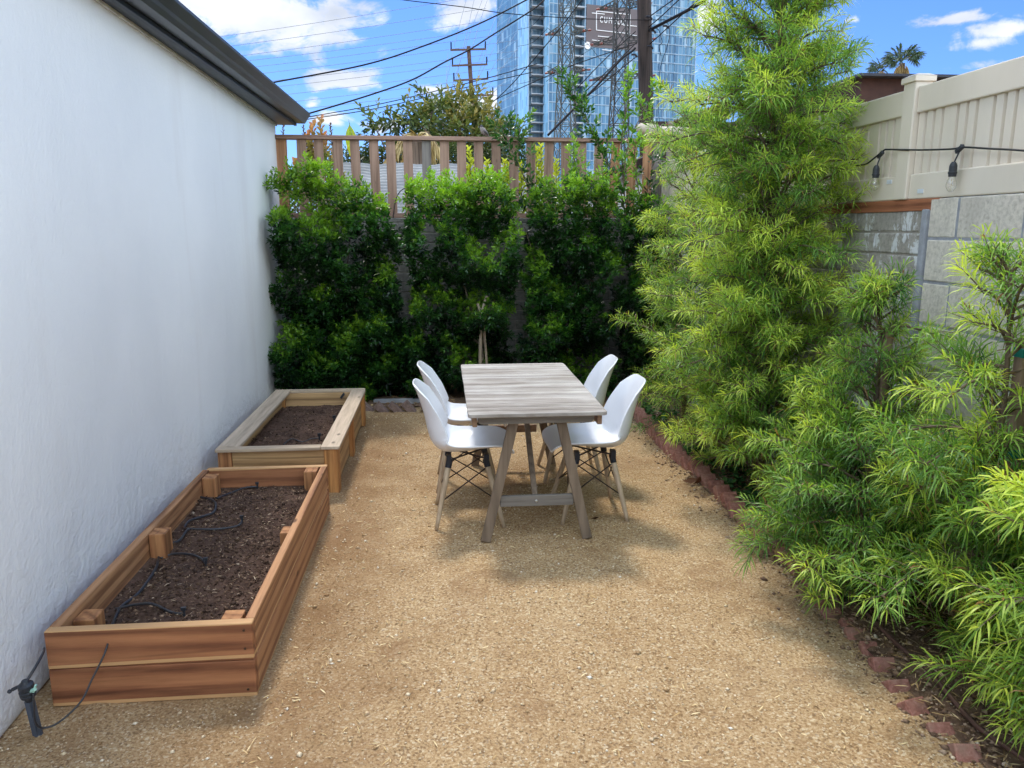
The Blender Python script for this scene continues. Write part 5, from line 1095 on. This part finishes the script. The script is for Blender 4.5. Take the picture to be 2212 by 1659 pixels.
wire('pair of dark wires rising gently from the gutter corner, upper wire', [(650,256,22),(669,252,22),(824,224,22),(1040,172,22),(1160,138,22)], .012, M_wirec, 'gently rising dark wires')
wire('pair of dark wires rising gently from the gutter corner, lower wire', [(650,260,22),(669,257,22),(824,232,22),(1040,181,22),(1150,156,22)], .012, M_wirec, 'gently rising dark wires')
for (lab, pts) in (('dark wire curving steeply up over the left edge of the glass tower', [(1030,262,20),(1051,233,20),(1094,194,20),(1138,146,19),(1209,62,18),(1262,-6,18)]),
                   ('dark wire meeting the balcony side of the glass tower low down', [(1010,270,22),(1060,222,22),(1138,184,21),(1240,140,20),(1375,94,17)]),
                   ('black wire running down left from the wooden pole, topmost', [P17(1373,68),(1310,125,16.5),(1248,189,16)]), ('black wire running down left from the wooden pole, second', [P17(1375,92),(1320,146,16.5),(1262,200,16)]), ('black wire running down left from the wooden pole, lowest', [P17(1375,122),(1330,158,16.5),(1262,214,16)]),
                   ('black wire leaving the wooden pole up to the right, upper', [(1402,37,16.9),(1428,18,16),(1462,-6,15)]), ('black wire leaving the wooden pole up to the right, second', [(1402,58,16.9),(1432,32,16),(1470,-4,15)]), ('black wire leaving the wooden pole up to the right, lowest', [(1404,95,16.9),(1440,62,16),(1512,-4,14)])):
    wire(lab, pts, .011, M_wirec, G1)
wire('thick black cable bundle leaving the wooden pole up to the right', [(1402,66,16.9),(1448,42,16),(1490,20,15),(1534,-6,14)], .032, M_wirec, G1, 'cable bundle', 'cable_bundle')
wire('thick black cable bundle running down left from the wooden pole', [(1372,104,16.9),(1364,112,16.8),(1340,130,16.5),(1285,190,16),(1229,246,15.5),(1184,292,15)], .024, M_wirec, G1, 'cable bundle', 'cable_bundle')
wire('thin wire hanging down in a loop right of the wooden pole', [(1440,44,16.8),(1447,70,16.8),(1440,105,16.8),(1428,140,16.8),(1422,200,16.8),(1424,262,16.8)], .006, M_wirec, 'wires hanging beside the wooden pole')
wire('thin wire curling round close to the right of the wooden pole', [(1404,60,16.85),(1422,64,16.8),(1430,90,16.8),(1424,100,16.8),(1428,120,16.8)], .007, M_wirec, 'wires hanging beside the wooden pole')
G2 = 'thin parallel power lines across the left sky'
for k, (y0, y1, xe) in enumerate([(66,0,1010),(90,28,1050),(114,55,1050),(127,74,1060),(142,88,1080),(158,104,1120),(176,126,1120),(190,140,1120),(209,158,1120),(226,176,1120),(243,196,1120),(262,216,1120)]):
    xs_ = 540 if k < 6 else 590 + (k-6)*14
    sl_ = (y1-y0)/(1000-553.0); xs_ = 330; a = (xs_, y0 + sl_*(xs_-553), 62); b = (xe, y0+sl_*(xe-553)-3, 75); mdl = ((xs_+xe)/2, (a[1]+b[1])/2+4, 68)
    wire('thin grey power line sloping gently across the left part of the sky', [a, mdl, b], .017, M_thin, G2)
G3 = 'thin power lines fanning down towards the far pole'
for (x0, y0, x1, y1, xm, ym) in [(1008,-4,962,190,982,95),(1025,-4,975,215,1000,108),(1043,-4,972,200,1005,100),(1054,-4,1022,98,1037,46),(1088,-4,1035,130,1062,60),(1094,12,1028,175,1058,90),(1119,8,1028,180,1070,98),(1119,66,1040,185,1080,122),(1119,104,1046,198,1082,150),(1119,140,1050,215,1085,180),(1119,198,1056,236,1088,218),(968,112,964,200,965,156)]:
    wire('thin grey power line fanning steeply down between the far pole and the glass tower', [(x0,y0,60),(xm,ym,55),(x1,y1,52)], .014, M_thin, G3)
fp = thing('utility_pole', 'far slim utility pole with four crossarms left of the glass tower', 'utility pole', (at(1018,300,48).x, 48, 0))
a = at(1012, 100, 48); b = at(1021, 232, 48); dd = (a-b)/(a.z-b.z); g0 = b - dd*b.z; M_fpole = plain('far_brown_pole', (0.10,0.065,0.055), .8)
m = MB(); m.tube([g0, a], [.19,.115], 10); m.build('pole_shaft', M_fpole, fp)
for (x0, y0, x1, y1) in ((973,108,1050,106),(976,142,1053,139),(979,174,1055,170),(996,208,1066,205)):
    m = MB(); m.bar(at(x0,y0,47.8), at(x1,y1,47.8), .12, .09); ar = m.build('crossarm', M_fpole, fp)
    for f in (.02, .98) if y0 > 150 else (.02, .98): p = at(x0,y0,47.8).lerp(at(x1,y1,47.8), f); m = MB(); m.tube([p, p+Vector((0,0,.42))], .045, 6); m.build('insulator', M_wirec, ar)
# ================================================================ lattice pylons
M_steel = plain('galvanised_steel', (0.075,0.085,0.083), .6, .1); M_steel2 = plain('weathered_dark_steel', (0.05,0.052,0.052), .6, .3); M_ins = plain('red_brown_insulator', (0.16,0.035,0.03), .4)
def z3(x, y): return (1094.4 + x*.2083, y*.2083)
def pylon(label, px_c, wpx, Y, arms, yaw, mat):
    """lattice mast: four legs, zigzag bracing, truss arms; px_c = picture column of its axis"""
    s = Y/1662.0; c = at(px_c, 300, Y); root = thing('lattice_pylon', label, 'pylon', (c.x, Y, 0), 0, 'lattice power pylons before the glass tower')
    w = wpx*s/2; ztop = at(px_c, -60, Y).z; zk = at(px_c, 150, Y).z; M4 = Matrix.Rotation(yaw, 3, 'Z')
    def P_(u, v, z, ww): q = M4 @ Vector((u*ww, v*ww, 0)); return Vector((c.x+q.x, Y+q.y, z))
    m = MB(); lev = []
    z = ztop; 
    while z > .5: lev.append(z); z -= w*2.7 if z > zk else w*3.2
    lev.append(0)
    def wd(z): return w if z >= zk else w*(1 + .95*(zk-z)/zk)
    th = .15
    for i in range(len(lev)-1):
        za, zb = lev[i], lev[i+1]
        for (u, v) in ((1,1),(1,-1),(-1,-1),(-1,1)): m.bar(P_(u,v,za,wd(za)), P_(u,v,zb,wd(zb)), th, th)
        for (p, q) in (((1,1),(1,-1)),((1,-1),(-1,-1)),((-1,-1),(-1,1)),((-1,1),(1,1))):
            m.bar(P_(*p,za,wd(za)), P_(*q,zb,wd(zb)), th*.65, th*.65); m.bar(P_(*q,za,wd(za)), P_(*p,zb,wd(zb)), th*.65, th*.65)
            if i % 2 == 0: m.bar(P_(*p,za,wd(za)), P_(*q,za,wd(za)), th*.7, th*.7)
    m.build('mast', mat, root)
    for (py, Lpx) in arms:
        z = at(px_c, py, Y).z; L = Lpx*s; h = w*.9; m = MB(); mis = []
        for sgn in (-1, 1):
            tip = M4 @ Vector((sgn*L, 0, 0)); tip = Vector((c.x+tip.x, Y+tip.y, z-h*.35)); cs = [P_(sgn, v, z+dz, w) for v in (1,-1) for dz in (h*.5, -h*.5)]
            for q in cs: m.bar(q, tip, th*.8, th*.8)
            n = 5
            for k in range(n):
                f0, f1 = k/n, (k+.5)/n; m.bar(cs[0].lerp(tip, f0), cs[1].lerp(tip, f1), th*.5, th*.5); m.bar(cs[1].lerp(tip, f1), cs[0].lerp(tip, (k+1)/n), th*.5, th*.5)
                m.bar(cs[2].lerp(tip, f0), cs[3].lerp(tip, f1), th*.5, th*.5); m.bar(cs[0].lerp(tip, f1), cs[2].lerp(tip, f0), th*.5, th*.5)
            for fr in (1.0, .62):
                q = P_(sgn,0,z-h*.3,w).lerp(tip, fr); od = Vector((math.cos(yaw)*.25, -.95, -.12)); mi = MB(); mi.tube([q+od*(.25*k) for k in range(6)], [.05,.17,.05,.17,.05,.03], 8); mis.append(mi)
        ar = m.build('crossarm', mat, root)
        for mi in mis: mi.build('insulator', M_ins, ar)
    return root
pylon('left lattice steel pylon standing before the glass tower balconies', 1221, 26, 120, [(66,46),(150,46),(-14,42)], R(-28), M_steel)
pylon('right lattice steel pylon between the dark sign panel and the wooden pole', 1336, 26, 112, [(86,66),(164,66),(10,54)], R(-28), M_steel2)
for (x0,y0,xm,ym,x1,y1) in ((1119,100,1150,92,1182,62),(1119,64,1150,55,1176,25),(1119,150,1155,148,1182,142),(1182,60,1240,100,1300,84),(1182,143,1230,162,1280,155),(1200,66,1262,88,1326,170),(1119,182,1160,172,1205,160),(1340,170,1300,200,1240,230),(1330,86,1270,110,1180,176)):
    wire('thin dark conductor strung between the lattice pylons', [(x0,y0,118),(xm,ym,116),(x1,y1,114)], .030, M_wirec, 'conductors on the lattice pylons')
# ================================================================ glass tower
def glass_mat(name, a, b, sx, floor=3.15, dark=(.04,.10,.17), rough=.3):
    t = NT(name); tcn = t.n('ShaderNodeUVMap'); tcn.uv_map = 'uv'
    br = t.n('ShaderNodeTexBrick'); br.offset = 0.0; br.inputs['Scale'].default_value = 1.0; br.inputs['Brick Width'].default_value = sx; br.inputs['Row Height'].default_value = floor; br.inputs['Mortar Size'].default_value = .07; br.inputs['Bias'].default_value = 0
    br.inputs['Color1'].default_value = (*a, 1); br.inputs['Color2'].default_value = (*b, 1); br.inputs['Mortar'].default_value = (.42,.52,.60,1); t.l(tcn.outputs[0], br.inputs['Vector'])
    mp_ = t.n('ShaderNodeMapping'); mp_.inputs['Scale'].default_value = (.9, .32, 1); t.l(tcn.outputs[0], mp_.inputs[0]); wv = t.n('ShaderNodeTexWhiteNoise', noise_dimensions='2D'); sn = t.n('ShaderNodeVectorMath', operation='FLOOR'); t.l(mp_.outputs[0], sn.inputs[0]); t.l(sn.outputs[0], wv.inputs[0])
    c = t.mix(.6, br.outputs['Color'], t.ramp(wv.outputs['Value'], [(0, dark), (.25, a), (.85, b), (1, (.55,.70,.80))])); c = t.mix(t.math('MULTIPLY', br.outputs['Fac'], .6), c, (.42,.54,.64))
    mb2 = t.n('ShaderNodeMapping'); mb2.inputs['Scale'].default_value = (.012, .02, 1); t.l(tcn.outputs[0], mb2.inputs[0])
    t.bsdf(c, rough, .0, .35, t.bump(t.noise(mb2.outputs[0], 30, 2), .03, .05)); return t.m
M_gA = glass_mat('blue_glass_facade', (.045,.14,.27), (.12,.28,.43), 1.45)
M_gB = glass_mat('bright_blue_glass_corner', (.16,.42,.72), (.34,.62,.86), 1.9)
M_gD = glass_mat('dark_recess_glass', (.10,.20,.29), (.22,.38,.50), 1.2)
M_slab = plain('pale_balcony_slab', (.42,.46,.50), .6); M_mull = plain('steel_blue_mullion', (.30,.40,.50), .5, .2); M_sign = plain('brown_grey_sign_wall', (.15,.125,.13), .7, var=.08, vs=.05, bump=.02); M_white = plain('white_sign_paint', (.85,.87,.9), .5)
tw_ = thing('glass_tower', 'tall blue glass apartment tower behind the lattice pylons', 'tower', (at(1310,300,285).x, 285, 0))
TH = 118.0
def tp(px, Y): q = at(px, 300, Y); return Vector((q.x, q.y, 0))
pA, pB, pC, pD = tp(1118, 300), tp(1141, 281), tp(1173, 281.5), tp(1184, 276)
dirm = Vector((math.sin(R(74.5)), math.cos(R(74.5)), 0))
# right end of the main face: along dirm from pD until picture column 1497
r_ = ray(1494, 300); k_ = (pD.y*r_.x - pD.x*r_.y)/(dirm.x*r_.y - dirm.y*r_.x); pE = pD + dirm*k_
back = Vector((-dirm.y, dirm.x, 0))*38
def face(m, a, b, z0, z1, uvs):
    n = len(m.v); m.v += [(a.x,a.y,z0),(b.x,b.y,z0),(b.x,b.y,z1),(a.x,a.y,z1)]; m.f.append((n,n+1,n+2,n+3)); L = (b-a).length; uvs += [(0,z0),(L,z0),(L,z1),(0,z1)]
def facade(name, mat, segs, thick=.5):
    me = bpy.data.meshes.new(name); m = MB(); uvs = []
    for s in segs: face(m, *s, uvs)
    me.from_pydata(m.v, [], m.f); uv = me.uv_layers.new(name='uv'); uv.data.foreach_set('uv', [c for f in me.polygons for li in f.loop_indices for c in uvs[me.loops[li].vertex_index]]); me.materials.append(mat); me.update()
    o = bpy.data.objects.new(name, me); C.objects.link(o); hook(o, tw_); return o
rc = (pC-pB); rin = Vector((.25, 1, 0)).normalized()*3.2
f1, f2 = k_*.385*0, 0
def onface(px): r = ray(px, 300); k = (pD.y*r.x - pD.x*r.y)/(dirm.x*r.y - dirm.y*r.x); return pD + dirm*k
q1, q2 = onface(1236), onface(1259); inn = back.normalized()*3.2
pF = pE + back; pG = pA + back*.6
facade('glass_facade', M_gA, [(pD, q1, 0, TH), (q2, pE, 0, TH), (pE, pF, 0, TH), (pF, pG, 0, TH), (pG, pA, 0, TH)])
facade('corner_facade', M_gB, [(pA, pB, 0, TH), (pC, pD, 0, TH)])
facade('recess_glass', M_gD, [(pB, pB+rin, 0, TH), (pB+rin, pC+rin, 0, TH), (pC+rin, pC, 0, TH), (q1, q1+inn, 0, TH), (q1+inn, q2+inn, 0, TH), (q2+inn, q2, 0, TH)])
m = MB(); m.add([(p.x,p.y,TH) for p in (pA,pB,pB+rin,pC+rin,pC,pD,pE,pF,pG)], [tuple(range(9))]); m.build('roof', M_mull, tw_)
FH = 3.15
m = MB(); z = FH; nf = 0
for k in range(int(TH/FH)):
    z = (k+1)*FH
    if z > 96: break
    a, b = pB, pC; o_ = Vector((0,-1.4,0)); ptsb = [a+Vector((1.2,0,0)), a+Vector((.9,-1.5,0)), a+Vector((3.4,-1.5,0)), b+Vector((0,-.9,0)), b+rin*.9, a+rin*.9]
    n = len(ptsb); mslab = MB(); mslab.add([(p.x,p.y,z-.13) for p in ptsb]+[(p.x,p.y,z+.13) for p in ptsb], [tuple(reversed(range(n))), tuple(range(n,2*n))]+[(i,(i+1)%n,(i+1)%n+n,i+n) for i in range(n)])
    mslab.bar((a.x+1.0,a.y-1.4,z), (a.x+1.0,a.y-1.4,z+1.9), .14, .14); mslab.build('balcony', M_slab, tw_)
    if z > 18:
        m2 = MB(); w1, w2 = q1 + dirm*.1, q2 - dirm*.1; m2.add([(w1.x,w1.y,z-.35),(w2.x,w2.y,z-.35),((w2+inn).x,(w2+inn).y,z-.35),((w1+inn).x,(w1+inn).y,z-.35),(w1.x,w1.y,z+.12),(w2.x,w2.y,z+.12),((w2+inn).x,(w2+inn).y,z+.12),((w1+inn).x,(w1+inn).y,z+.12)], [(0,1,2,3),(4,7,6,5),(0,4,5,1),(1,5,6,2),(3,2,6,7),(0,3,7,4)]); m2.build('balcony', M_slab, tw_)
nrm = -back.normalized()
m = MB()
for k in range(int(100/FH)):
    z = (k+1)*FH
    for (a, b) in ((pD, q1), (q2, pE)): m.bar(Vector((a.x,a.y,z))+nrm*.08, Vector((b.x,b.y,z))+nrm*.08, .16, .26)
for p in (pA, pB, pC, pD, q1, q2, pE): m.bar((p.x+nrm.x*.1,p.y+nrm.y*.1,0), (p.x+nrm.x*.1,p.y+nrm.y*.1,TH), .3, .3)
m.build('mullion_grid', M_mull, tw_)
# window surrounds on the right half of the main face
M_wf = plain('dark_blue_window_frame', (.10,.17,.26), .5)
for cfx in (1424, 1444, 1480):
    c0 = onface(cfx); m = MB()
    for k in range(4, 31):
        z = k*FH + .5; hh = FH*.80
        for (s, l) in ((-1, 0), (1, 0)): p = c0 + dirm*(s*1.25) + nrm*.14; m.bar((p.x,p.y,z), (p.x,p.y,z+hh), .10, .2)
        pa, pb = c0 - dirm*1.25 + nrm*.14, c0 + dirm*1.25 + nrm*.14; m.bar((pa.x,pa.y,z+hh), (pb.x,pb.y,z+hh), .10, .16)
    m.build('window_frames', M_wf, tw_)
# sign wall with its lettering
sA, sB = onface(1261.5), onface(1412); zt1, zt0 = at(1262, 9, sA.y).z, at(1262, 100, sA.y).z
m = MB(); a, b = sA + nrm*.3, onface(1384) + nrm*.3
m.add([(a.x,a.y,zt0),(b.x,b.y,zt0),(b.x,b.y,zt1),(a.x,a.y,zt1),(sA.x,sA.y,zt0),(onface(1384).x,onface(1384).y,zt0),(onface(1384).x,onface(1384).y,zt1),(sA.x,sA.y,zt1)], [(0,1,2,3),(4,7,6,5),(0,4,5,1),(1,5,6,2),(2,6,7,3),(3,7,4,0)]); sg = m.build('sign_panel', M_sign, tw_)
def sz(x, y):      # a point on the sign wall read off the photo
    px, py = z3(x, y); r = ray(px, py); k = (pD.y*r.x - pD.x*r.y)/(dirm.x*r.y - dirm.y*r.x); p = pD + dirm*k; t_2 = p.y/r.y; return Vector((p.x, p.y, CAM_H + t_2*r.z)) + nrm*.45
m = MB()
for (x0,y0,x1,y1) in ((925,118,1275,156),(925,118,925,315),(1275,156,1268,350),(925,315,1268,352),(880,138,1010,150),(1200,262,1342,276),(1268,366,1342,374),(880,418,985,430),(940,378,1075,390),(985,518,1080,528)):
    m.bar(sz(x0,y0), sz(x1,y1), .22, .22 if abs(y1-y0) < 150 else .22)
m.lathe(sz(834,474)+nrm*.0, [(1.2,-.05),(1.2,.05)], 14, axis=tuple(nrm)); m.build('sign_lines', M_white, sg)
cu = bpy.data.curves.new('sign_lettering', 'FONT'); cu.body = 'CUMULUS'; cu.size = 1.0; cu.extrude = .05; cu.space_character = 1.45; cu.align_x = 'LEFT'; cu.align_y = 'BOTTOM'
tmp = bpy.data.objects.new('sign_lettering', cu); C.objects.link(tmp); bpy.context.view_layer.update(); me = bpy.data.meshes.new_from_object(tmp); bpy.data.objects.remove(tmp); me.name = 'sign_lettering'
xs_ = [v.co.x for v in me.vertices]; ys_ = [v.co.y for v in me.vertices]; wx = max(xs_)-min(xs_); hy = max(ys_)-min(ys_)
L0, L1, Lt = sz(962,236), sz(1240,256), sz(962,172); ex = (L1-L0); ez = Vector((0,0,(Lt-L0).z))
for v in me.vertices: u_, w_, d_ = (v.co.x-min(xs_))/wx, (v.co.y-min(ys_))/hy, v.co.z; v.co = L0 + Vector((ex.x, ex.y, 0))*u_ + ez*w_ + nrm*(d_*2)
me.materials.append(M_white); o = bpy.data.objects.new('sign_lettering', me); C.objects.link(o); hook(o, sg)
bpy.context.scene.cycles.use_denoising = True
